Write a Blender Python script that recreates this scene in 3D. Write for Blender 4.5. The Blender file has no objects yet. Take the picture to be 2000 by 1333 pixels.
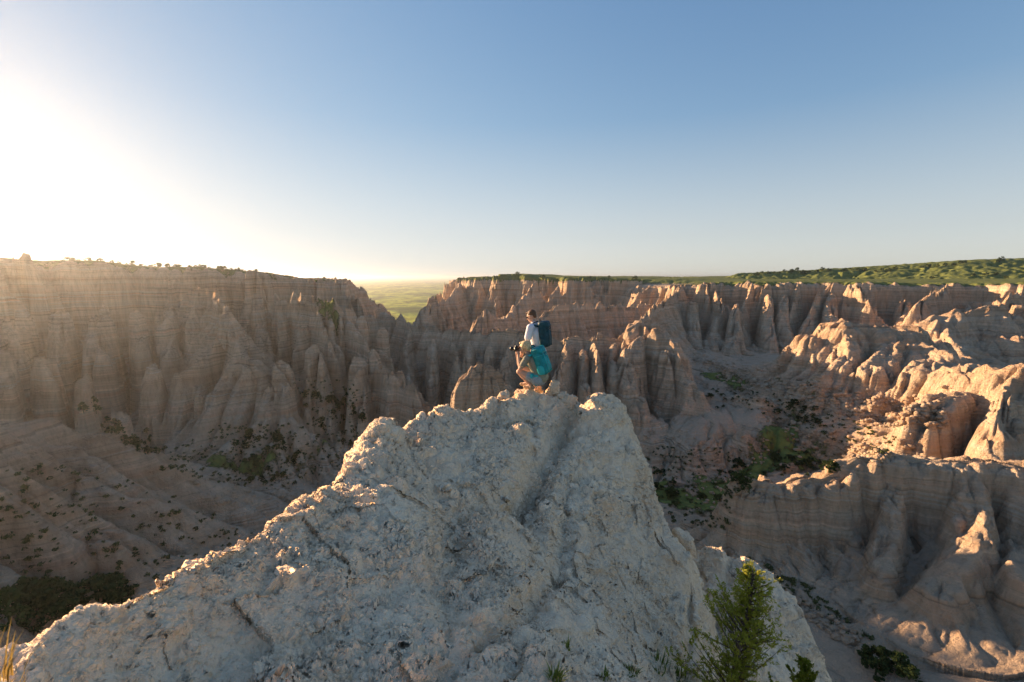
import bpy, bmesh, math, random
import numpy as np
from mathutils import Vector, Matrix

scene = bpy.context.scene
COL = scene.collection
R = math.radians
random.seed(7)

# ------------------------------------------------------------------ camera, sky, sun
PITCH = R(8.0)
FPX = 2000 * 16.0 / 36.0
cam_d = bpy.data.cameras.new("camera")
cam_d.lens = 16.0
cam_d.sensor_width = 36.0
cam_d.clip_start = 0.05
cam_d.clip_end = 60000
cam_d.dof.use_dof = True
cam_d.dof.focus_distance = 9.5
cam_d.dof.aperture_fstop = 3.5
cam = bpy.data.objects.new("camera", cam_d)
COL.objects.link(cam)
cam.location = (0, 0, 0)
cam.rotation_euler = (R(90) - PITCH, 0, 0)
scene.camera = cam

SUN_AZ = R(-55.0)      # measured from +Y towards +X
SUN_EL = R(9.7)
sund = Vector((math.sin(SUN_AZ) * math.cos(SUN_EL), math.cos(SUN_AZ) * math.cos(SUN_EL), math.sin(SUN_EL)))

world = bpy.data.worlds.new("World")
scene.world = world
world.use_nodes = True
wn = world.node_tree.nodes
wl = world.node_tree.links
wn.clear()
wout = wn.new("ShaderNodeOutputWorld")
bg = wn.new("ShaderNodeBackground")
sky = wn.new("ShaderNodeTexSky")
sky.sky_type = 'NISHITA'
sky.sun_disc = False
sky.sun_elevation = SUN_EL
sky.sun_rotation = SUN_AZ
sky.altitude = 800
sky.air_density = 1.0
sky.dust_density = 0.42
sky.ozone_density = 2.2
bg.inputs['Strength'].default_value = 0.12
hs = wn.new('ShaderNodeHueSaturation')
hs.inputs['Hue'].default_value = 0.513
hs.inputs['Saturation'].default_value = 1.0
# soften the very bright halo round the sun: c / (1 + 0.36 c)
vk = wn.new('ShaderNodeVectorMath')
vk.operation = 'MULTIPLY_ADD'
vk.inputs[1].default_value = (0.36, 0.36, 0.36)
vk.inputs[2].default_value = (1, 1, 1)
wl.new(sky.outputs[0], vk.inputs[0])
vd_ = wn.new('ShaderNodeVectorMath')
vd_.operation = 'DIVIDE'
wl.new(sky.outputs[0], vd_.inputs[0])
wl.new(vk.outputs[0], vd_.inputs[1])
wl.new(vd_.outputs[0], hs.inputs['Color'])
# paler towards the horizon
wtc = wn.new('ShaderNodeTexCoord')
wsp = wn.new('ShaderNodeSeparateXYZ')
wmr = wn.new('ShaderNodeMapRange')
wmr.inputs['From Min'].default_value = 0.0
wmr.inputs['From Max'].default_value = 0.30
wmr.inputs['To Min'].default_value = 0.40
wmr.inputs['To Max'].default_value = 1.22
wl.new(wtc.outputs['Generated'], wsp.inputs[0])
wl.new(wsp.outputs[2], wmr.inputs['Value'])
wl.new(wmr.outputs[0], hs.inputs['Saturation'])
wl.new(hs.outputs[0], bg.inputs['Color'])
wl.new(bg.outputs[0], wout.inputs['Surface'])

sl = bpy.data.lights.new("sun", 'SUN')
sl.energy = 4.4
sl.angle = R(0.6)
sl.color = (1.0, 0.68, 0.40)
so = bpy.data.objects.new("sun", sl)
so.rotation_euler = (-sund).to_track_quat('-Z', 'Y').to_euler()
so.location = sund * 200
COL.objects.link(so)

scene.view_settings.view_transform = 'Standard'
scene.view_settings.look = 'None'
scene.view_settings.exposure = 1.82
scene.view_settings.gamma = 1
scene.cycles.use_denoising = True
scene.cycles.max_bounces = 6
scene.cycles.diffuse_bounces = 2
scene.cycles.volume_bounces = 0
scene.cycles.transparent_max_bounces = 8

# ------------------------------------------------------------------ helpers
ST, CT = math.sin(PITCH), math.cos(PITCH)


def ray(px, py):
    cx = (px - 1000) / FPX
    cy = (666.5 - py) / FPX
    return cx, CT + cy * ST, -ST + cy * CT


def P(px, py, D):
    """photo pixel + forward distance in metres -> world point"""
    x, y, z = ray(px, py)
    return (x / y * D, D, z / y * D)


def PZ(px, py, zz):
    x, y, z = ray(px, py)
    return (x / z * zz, y / z * zz, zz)


def h2(ix, iy, seed):
    n = (ix * np.int64(374761393) + iy * np.int64(668265263) + np.int64(seed * 1442695041)) & 0x7fffffff
    n = ((n ^ (n >> 13)) * np.int64(1274126177)) & 0x7fffffff
    n = (n ^ (n >> 16)) & 0xffff
    return n.astype(np.float32) / np.float32(65535)


def vn(x, y, seed=0):
    ix = np.floor(x).astype(np.int64)
    iy = np.floor(y).astype(np.int64)
    fx = (x - ix).astype(np.float32)
    fy = (y - iy).astype(np.float32)
    fx = fx * fx * (3 - 2 * fx)
    fy = fy * fy * (3 - 2 * fy)
    a = h2(ix, iy, seed)
    b = h2(ix + 1, iy, seed)
    c = h2(ix, iy + 1, seed)
    d = h2(ix + 1, iy + 1, seed)
    return (a + (b - a) * fx) * (1 - fy) + (c + (d - c) * fx) * fy


def fbm(x, y, lam, octs=3, seed=0, gain=0.5):
    s = 0
    a = 1.0
    t = 0
    for o in range(octs):
        s = s + a * (vn(x / lam + 17.3 * o, y / lam - 9.1 * o, seed + o) * 2 - 1)
        t += a
        a *= gain
        lam /= 2.03
    return s / t


def smax(a, b, k):
    h = np.clip(0.5 + 0.5 * (a - b) / k, 0, 1)
    return b + (a - b) * h + k * h * (1 - h)


def rbf_fit(pts, smooth=0.0):
    """thin plate spline z(x, y)"""
    p = np.array(pts, float)
    n = len(p)
    d = np.hypot(p[:, None, 0] - p[None, :, 0], p[:, None, 1] - p[None, :, 1])
    K = np.where(d > 0, d * d * np.log(d + 1e-12), 0) + np.eye(n) * smooth
    Q = np.c_[np.ones(n), p[:, :2]]
    A = np.zeros((n + 3, n + 3))
    A[:n, :n] = K
    A[:n, n:] = Q
    A[n:, :n] = Q.T
    w = np.linalg.solve(A, np.r_[p[:, 2], 0, 0, 0])

    def f(x, y):
        z = w[n] + w[n + 1] * x + w[n + 2] * y
        for i in range(n):
            r2 = (x - p[i, 0]) ** 2 + (y - p[i, 1]) ** 2 + 1e-9
            z = z + w[i] * 0.5 * r2 * np.log(r2)
        return z
    return f


def seg_dist(x, y, a, b):
    dx, dy = b[0] - a[0], b[1] - a[1]
    L2 = dx * dx + dy * dy + 1e-9
    t = np.clip(((x - a[0]) * dx + (y - a[1]) * dy) / L2, 0, 1)
    return np.hypot(x - a[0] - t * dx, y - a[1] - t * dy), t


def poly_sd(x, y, poly):
    """signed distance, positive outside"""
    d = np.full(x.shape, 1e9)
    inside = np.zeros(x.shape, bool)
    n = len(poly)
    for i in range(n):
        a, b = poly[i], poly[(i + 1) % n]
        dd, _ = seg_dist(x, y, a, b)
        d = np.minimum(d, dd)
        if a[1] != b[1]:
            c = ((a[1] > y) != (b[1] > y)) & (x < (b[0] - a[0]) * (y - a[1]) / (b[1] - a[1]) + a[0])
            inside ^= c
    return np.where(inside, -d, d)


def poly_run(x, y, poly):
    """distance travelled along the outline to the nearest point"""
    d = np.full(x.shape, 1e9)
    run = np.zeros(x.shape)
    acc = 0.0
    for i in range(len(poly)):
        a, b = poly[i], poly[(i + 1) % len(poly)]
        dd, t = seg_dist(x, y, a, b)
        L = math.hypot(b[0] - a[0], b[1] - a[1])
        m = dd < d
        d = np.where(m, dd, d)
        run = np.where(m, acc + t * L, run)
        acc += L
    return run


def mesh_np(name, co, quads, mats=None, smooth=True):
    me = bpy.data.meshes.new(name)
    me.vertices.add(len(co))
    me.vertices.foreach_set("co", np.ascontiguousarray(co, np.float32).ravel())
    n = len(quads)
    k = quads.shape[1]
    me.loops.add(n * k)
    me.polygons.add(n)
    me.loops.foreach_set("vertex_index", np.ascontiguousarray(quads, np.int32).ravel())
    me.polygons.foreach_set("loop_start", np.arange(0, n * k, k, dtype=np.int32))
    me.update(calc_edges=True)
    if smooth:
        me.polygons.foreach_set("use_smooth", np.ones(n, bool))
    if mats:
        me.materials.append(mats)
    ob = bpy.data.objects.new(name, me)
    COL.objects.link(ob)
    return ob


def grid_quads(nr, nc):
    i = np.arange(nr - 1)[:, None] * nc + np.arange(nc - 1)[None, :]
    i = i.ravel()
    return np.stack([i, i + 1, i + nc + 1, i + nc], 1)


# ------------------------------------------------------------------ materials
def new_mat(name):
    m = bpy.data.materials.new(name)
    m.use_nodes = True
    nt = m.node_tree
    return m, nt, nt.nodes['Principled BSDF'], nt.nodes['Material Output']


def N(nt, typ, **kw):
    n = nt.nodes.new(typ)
    for k, v in kw.items():
        if k in n.inputs and not hasattr(n, k):
            n.inputs[k].default_value = v
        else:
            setattr(n, k, v)
    return n


def mixc(nt, fac, a, b, blend='MIX'):
    n = nt.nodes.new('ShaderNodeMix')
    n.data_type = 'RGBA'
    n.blend_type = blend
    for s, v in ((0, fac), (6, a), (7, b)):
        if isinstance(v, (int, float)):
            n.inputs[s].default_value = v
        elif isinstance(v, tuple):
            n.inputs[s].default_value = v if len(v) == 4 else (*v, 1)
        else:
            nt.links.new(v, n.inputs[s])
    return n.outputs[2]


def math_n(nt, op, a, b=None, c=None, clamp=False):
    n = nt.nodes.new('ShaderNodeMath')
    n.operation = op
    n.use_clamp = clamp
    for i, v in enumerate((a, b, c)):
        if v is None:
            continue
        if isinstance(v, (int, float)):
            n.inputs[i].default_value = v
        else:
            nt.links.new(v, n.inputs[i])
    return n.outputs[0]


def ramp(nt, fac, stops, interp='LINEAR'):
    n = nt.nodes.new('ShaderNodeValToRGB')
    n.color_ramp.interpolation = interp
    els = n.color_ramp.elements
    while len(els) > 1:
        els.remove(els[-1])
    els[0].position = stops[0][0]
    els[0].color = (*stops[0][1], 1) if isinstance(stops[0][1], tuple) else (stops[0][1],) * 3 + (1,)
    for p, c in stops[1:]:
        e = els.new(p)
        e.color = (*c, 1) if isinstance(c, tuple) else (c, c, c, 1)
    nt.links.new(fac, n.inputs[0])
    return n.outputs[0]


def noise_n(nt, vec, scale, detail=4, rough=0.55, dist=0.0):
    n = nt.nodes.new('ShaderNodeTexNoise')
    n.inputs['Scale'].default_value = scale
    n.inputs['Detail'].default_value = detail
    n.inputs['Roughness'].default_value = rough
    n.inputs['Distortion'].default_value = dist
    nt.links.new(vec, n.inputs['Vector'])
    return n.outputs[0]


def mapping(nt, vec, scale):
    n = nt.nodes.new('ShaderNodeMapping')
    n.inputs['Scale'].default_value = scale
    nt.links.new(vec, n.inputs[0])
    return n.outputs[0]


def badlands_material():
    m, nt, bs, out = new_mat("banded_claystone")
    tc = nt.nodes.new('ShaderNodeTexCoord').outputs['Object']
    sep = nt.nodes.new('ShaderNodeSeparateXYZ')
    nt.links.new(tc, sep.inputs[0])
    # beds: 1-D noises of height, gently wavy
    wob = noise_n(nt, tc, 0.03, 3)
    zz = math_n(nt, 'ADD', sep.outputs[2], math_n(nt, 'MULTIPLY', wob, 5.0))
    comb = nt.nodes.new('ShaderNodeCombineXYZ')
    nt.links.new(zz, comb.inputs[2])
    xs = math_n(nt, 'MULTIPLY', sep.outputs[0], 0.012)
    nt.links.new(xs, comb.inputs[0])
    b1 = noise_n(nt, comb.outputs[0], 0.22, 2, 0.6)
    b2 = noise_n(nt, comb.outputs[0], 1.3, 3, 0.7)
    b3 = noise_n(nt, comb.outputs[0], 0.6, 2, 0.5)
    c1 = ramp(nt, b1, [(0.30, (0.58, 0.345, 0.21)), (0.45, (0.68, 0.46, 0.295)), (0.55, (0.74, 0.54, 0.37)), (0.7, (0.68, 0.41, 0.255))])
    c2 = ramp(nt, b2, [(0.35, 0.52), (0.45, 0.93), (0.57, 1.0), (0.65, 1.28)])
    c = mixc(nt, 0.8, c1, c2, 'MULTIPLY')
    pale = ramp(nt, b3, [(0.60, 0.0), (0.64, 1.0), (0.66, 1.0), (0.70, 0.0)])
    c = mixc(nt, math_n(nt, 'MULTIPLY', pale, 0.6), c, (0.72, 0.60, 0.46))
    # weathering blotches and vertical wash streaks
    blot = noise_n(nt, tc, 0.12, 5, 0.6)
    c = mixc(nt, ramp(nt, blot, [(0.4, 0.0), (0.7, 0.45)]), c, (0.58, 0.43, 0.30))
    streak = noise_n(nt, mapping(nt, tc, (1.1, 1.1, 0.05)), 1.0, 4, 0.6)
    c = mixc(nt, 0.6, c, ramp(nt, streak, [(0.35, 0.76), (0.5, 0.98), (0.62, 1.10)]), 'MULTIPLY')
    streak2 = noise_n(nt, mapping(nt, tc, (0.22, 0.22, 0.02)), 1.0, 3, 0.6)
    c = mixc(nt, 0.45, c, ramp(nt, streak2, [(0.35, 0.74), (0.5, 1.0), (0.65, 1.10)]), 'MULTIPLY')
    # talus / clay washes on gentle slopes: less banded
    geo = nt.nodes.new('ShaderNodeNewGeometry')
    sn = nt.nodes.new('ShaderNodeSeparateXYZ')
    nt.links.new(geo.outputs['True Normal'], sn.inputs[0])
    flat = ramp(nt, sn.outputs[2], [(0.78, 0.0), (0.93, 1.0)])
    fine = noise_n(nt, tc, 0.9, 6, 0.65)
    talus = mixc(nt, fine, (0.48, 0.34, 0.235), (0.70, 0.52, 0.37))
    c = mixc(nt, math_n(nt, 'MULTIPLY', flat, 0.8), c, talus)
    # grass cover from the vertex mask
    att = N(nt, 'ShaderNodeAttribute', attribute_name='grass')
    gn = noise_n(nt, tc, 0.35, 5, 0.7)
    gcol = ramp(nt, gn, [(0.30, (0.07, 0.085, 0.025)), (0.5, (0.13, 0.15, 0.04)), (0.72, (0.20, 0.21, 0.06))])
    gf = math_n(nt, 'ADD', att.outputs['Fac'], math_n(nt, 'MULTIPLY', math_n(nt, 'SUBTRACT', gn, 0.5), 1.2))
    gf = ramp(nt, gf, [(0.42, 0.0), (0.58, 1.0)])
    c = mixc(nt, gf, c, gcol)
    nt.links.new(c, bs.inputs['Base Color'])
    bs.inputs['Roughness'].default_value = 0.95
    bs.inputs['Specular IOR Level'].default_value = 0.1
    # relief
    bed = math_n(nt, 'MULTIPLY', b2, 0.9)
    rub = noise_n(nt, tc, 1.6, 6, 0.7)
    h = math_n(nt, 'ADD', bed, math_n(nt, 'MULTIPLY', rub, 0.9))
    h = math_n(nt, 'ADD', h, math_n(nt, 'MULTIPLY', streak, 0.5))
    h = math_n(nt, 'MULTIPLY', h, math_n(nt, 'SUBTRACT', 1.0, math_n(nt, 'MULTIPLY', gf, 0.92)))
    bp = N(nt, 'ShaderNodeBump')
    bp.inputs['Strength'].default_value = 1.0
    bp.inputs['Distance'].default_value = 1.5
    nt.links.new(h, bp.inputs['Height'])
    nt.links.new(bp.outputs[0], bs.inputs['Normal'])
    return m


def chalk_material(name="chalky_rock"):
    m, nt, bs, out = new_mat(name)
    tc = nt.nodes.new('ShaderNodeTexCoord').outputs['Object']
    n1 = noise_n(nt, tc, 1.2, 5, 0.6)
    warp = nt.nodes.new('ShaderNodeVectorMath')
    warp.operation = 'MULTIPLY_ADD'
    nz = nt.nodes.new('ShaderNodeTexNoise')
    nz.inputs['Scale'].default_value = 6
    nz.inputs['Detail'].default_value = 3
    nt.links.new(tc, nz.inputs['Vector'])
    nt.links.new(nz.outputs['Color'], warp.inputs[0])
    warp.inputs[1].default_value = (0.06, 0.06, 0.06)
    nt.links.new(tc, warp.inputs[2])
    wv = warp.outputs[0]

    def vor(scale, feat='F1', rnd=1.0):
        v = nt.nodes.new('ShaderNodeTexVoronoi')
        v.feature = feat
        v.inputs['Scale'].default_value = scale
        v.inputs['Randomness'].default_value = rnd
        nt.links.new(wv, v.inputs['Vector'])
        return v
    va = vor(4.2)
    vb = vor(13)
    vc = vor(31)
    vd = vor(75)

    def plate(v, scale, sharp, a, rmin=0.1):
        """flat-topped clast with its own height, cracks at its edge"""
        e = vor(scale, 'DISTANCE_TO_EDGE')
        edge = nt.nodes.new('ShaderNodeMapRange')
        edge.interpolation_type = 'SMOOTHSTEP'
        edge.inputs['From Min'].default_value = 0.0
        edge.inputs['From Max'].default_value = sharp
        nt.links.new(e.outputs['Distance'], edge.inputs['Value'])
        sc_ = nt.nodes.new('ShaderNodeSeparateColor')
        nt.links.new(v.outputs['Color'], sc_.inputs[0])
        r2 = math_n(nt, 'POWER', sc_.outputs[0], 1.8)
        return math_n(nt, 'MULTIPLY', math_n(nt, 'MULTIPLY', edge.outputs[0], math_n(nt, 'ADD', r2, rmin)), a)
    rough_area = ramp(nt, noise_n(nt, tc, 1.1, 3), [(0.38, 0.4), (0.56, 1.0)])
    h = math_n(nt, 'ADD', plate(va, 4.2, 0.35, 0.075), math_n(nt, 'MULTIPLY', plate(vb, 13, 0.26, 0.034), rough_area))
    h = math_n(nt, 'ADD', h, math_n(nt, 'MULTIPLY', plate(vc, 31, 0.26, 0.020), rough_area))
    h = math_n(nt, 'ADD', h, plate(vd, 75, 0.25, 0.006))
    big = noise_n(nt, tc, 2.6, 6, 0.6)
    h = math_n(nt, 'ADD', h, math_n(nt, 'MULTIPLY', big, 0.10))
    fine = noise_n(nt, tc, 45, 5, 0.7)
    h = math_n(nt, 'ADD', h, math_n(nt, 'MULTIPLY', fine, 0.010))
    dp = nt.nodes.new('ShaderNodeDisplacement')
    dp.inputs['Midlevel'].default_value = 0.08
    dp.inputs['Scale'].default_value = 1.0
    nt.links.new(h, dp.inputs['Height'])
    nt.links.new(dp.outputs[0], out.inputs['Displacement'])
    m.displacement_method = 'BOTH'
    # colour: chalk white, buff stains, dirt between clods, rusty specks
    c = mixc(nt, ramp(nt, n1, [(0.35, 0.0), (0.65, 1.0)]), (0.90, 0.70, 0.49), (0.86, 0.62, 0.41))
    sc = nt.nodes.new('ShaderNodeSeparateColor')
    nt.links.new(vb.outputs['Color'], sc.inputs[0])
    c = mixc(nt, 0.6, c, ramp(nt, sc.outputs[1], [(0.0, 0.86), (0.5, 1.0), (1.0, 1.08)]), 'MULTIPLY')
    spots = noise_n(nt, mapping(nt, tc, (1, 1, 0.6)), 9, 4, 0.7)
    c = mixc(nt, ramp(nt, spots, [(0.65, 0.0), (0.72, 0.7)]), c, (0.34, 0.21, 0.14))
    spk = noise_n(nt, tc, 55, 3, 0.6)
    c = mixc(nt, ramp(nt, spk, [(0.62, 0.0), (0.7, 0.35)]), c, (0.40, 0.32, 0.26))
    nt.links.new(c, bs.inputs['Base Color'])
    bs.inputs['Roughness'].default_value = 0.9
    bs.inputs['Specular IOR Level'].default_value = 0.15
    return m


M_BAD = badlands_material()
M_CHALK = chalk_material()

# ------------------------------------------------------------------ canyon terrain: layout
# floor heights (photo pixel, elevation)
FL = [PZ(*a) for a in [
    (450, 950, -60), (560, 965, -60), (690, 905, -60), (260, 880, -56), (380, 1040, -60), (560, 900, -57),
    (640, 870, -54), (870, 760, -58), (930, 900, -58), (1100, 860, -55), (60, 1230, -50), (250, 1180, -54), (450, 1100, -59), (700, 1100, -58),
    (1300, 870, -50), (1380, 960, -52), (1480, 930, -51), (1400, 850, -47), (1560, 835, -44), (1400, 780, -46), (1480, 800, -44),
    (1640, 860, -43), (1400, 722, -43), (1520, 690, -46), (1600, 765, -36), (1750, 800, -38), (1750, 870, -39), (1850, 800, -38), (1440, 740, -41), (1560, 900, -48), (1660, 700, -44), (1900, 870, -40), (1500, 940, -51), (1620, 930, -48),
    (1430, 1050, -48), (1560, 1110, -48), (1700, 1190, -48), (1900, 1320, -47), (1600, 1300, -49), (1350, 1100, -52), (1300, 1000, -53),
]]
FL += [(-60, 10, -45), (60, 5, -46), (0, 15, -50), (-100, 60, -45), (110, 40, -43), (0, 60, -56), (20, 90, -56), (-160, 90, -45), (180, 100, -38), (-330, 180, -30), (350, 200, -25),
       (-60, 330, -68), (-60, 420, -70), (0, 300, -60), (60, 330, -55), (-250, 600, -84), (-100, 600, -84), (-100, 800, -88), (200, 600, -80), (-400, 1300, -90), (600, 1300, -90), (300, 1000, -90), (-600, 800, -90)]
_floor_tps = rbf_fit(FL, 50.0)
_gx = np.linspace(-700, 900, 401)
_gy = np.linspace(-40, 1600, 411)
_GX, _GY = np.meshgrid(_gx, _gy)
_FG = np.clip(_floor_tps(_GX, _GY), -92, -20)


def grid_sample(G, x, y):
    u = np.clip((x - _gx[0]) / (_gx[1] - _gx[0]), 0, len(_gx) - 1.001)
    v = np.clip((y - _gy[0]) / (_gy[1] - _gy[0]), 0, len(_gy) - 1.001)
    i = u.astype(int)
    j = v.astype(int)
    fu, fv = u - i, v - j
    return (G[j, i] * (1 - fu) + G[j, i + 1] * fu) * (1 - fv) + (G[j + 1, i] * (1 - fu) + G[j + 1, i + 1] * fu) * fv


WALL = ([0, .03, .12, .38, .55, 1.0], [1, .95, .80, .36, .18, 0])
SPUR = ([0, .07, .16, .34, .52, 1.0], [1, .92, .72, .30, .15, 0])
FINP = ([0, .15, .21, .37, .50, 1.0], [1, .97, .90, .25, .13, 0])
TOWER = ([0, .06, .20, .42, .62, 1.0], [1, .93, .62, .27, .12, 0])
MOUND = ([0, .10, .5, 1.0], [1, .91, .47, 0])
CONE = ([0, .05, .3, .55, 1.0], [1, .88, .52, .22, 0])

# region names (one terrain mesh each)
FLOOR, LEFTWALL, MIDRIDGE, FARWALL, RIGHTWALL, BUTTE, FIN, MOUNDL, EASTCRAG, PEAK = range(10)

# plateaus: (region, rim points with photo row, depth; closing points), W, noise
PLATEAUS = [
    (LEFTWALL, [P(-500, 470, 115), P(-200, 490, 156), P(0, 505, 190), P(130, 511, 212), P(300, 520, 232), P(460, 530, 242), P(560, 542, 246), P(640, 549, 250),
                P(650, 548, 300), P(640, 545, 380), (-330, 520, -2), (-600, 420, 4), (-600, 60, 14)], 48, 15, WALL),
    (RIGHTWALL, [P(1255, 560, 396), P(1330, 556, 342), P(1400, 552, 314), P(1480, 550, 300), P(1580, 552, 295), P(1700, 552, 292), P(1800, 555, 285), P(1900, 553, 273),
                 P(2000, 552, 258), P(2300, 545, 228), (600, 120, 0), (900, 700, 0), (250, 700, 0), P(1240, 545, 480)], 56, 12, WALL),
    (FARWALL, [P(885, 547, 620), P(930, 541, 560), P(1000, 536, 500), P(1060, 542, 455), P(1150, 541, 450), P(1225, 545, 440), P(1260, 545, 480), (250, 700, 0), (260, 1000, 0), (-60, 1000, -6)], 80, 18, WALL),
]
BENCHES = [
    ([(1365, 713, -42), (1400, 728, -42), (1440, 745, -41), (1490, 762, -40), (1540, 745, -40), (1560, 720, -40), (1500, 690, -43), (1380, 690, -43)], 3.0, 4.0),
    ([(1505, 752, -39), (1545, 772, -38), (1600, 790, -38), (1660, 806, -39), (1730, 822, -39), (1800, 838, -38), (1900, 800, -38), (1900, 740, -38), (1650, 715, -41), (1560, 728, -41)], 2.5, 3.0),
    ([(1425, 800, -46), (1480, 815, -45), (1550, 832, -44), (1620, 858, -43), (1680, 885, -41), (1740, 905, -40), (1800, 880, -39), (1740, 838, -39), (1600, 806, -41), (1500, 786, -43)], 2.5, 3.0),
    ([(1235, 850, -48), (1300, 880, -48), (1370, 885, -48), (1440, 872, -48), (1500, 868, -48), (1480, 838, -48), (1400, 800, -48), (1300, 800, -48)], 4.0, 6.0),
]
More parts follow.
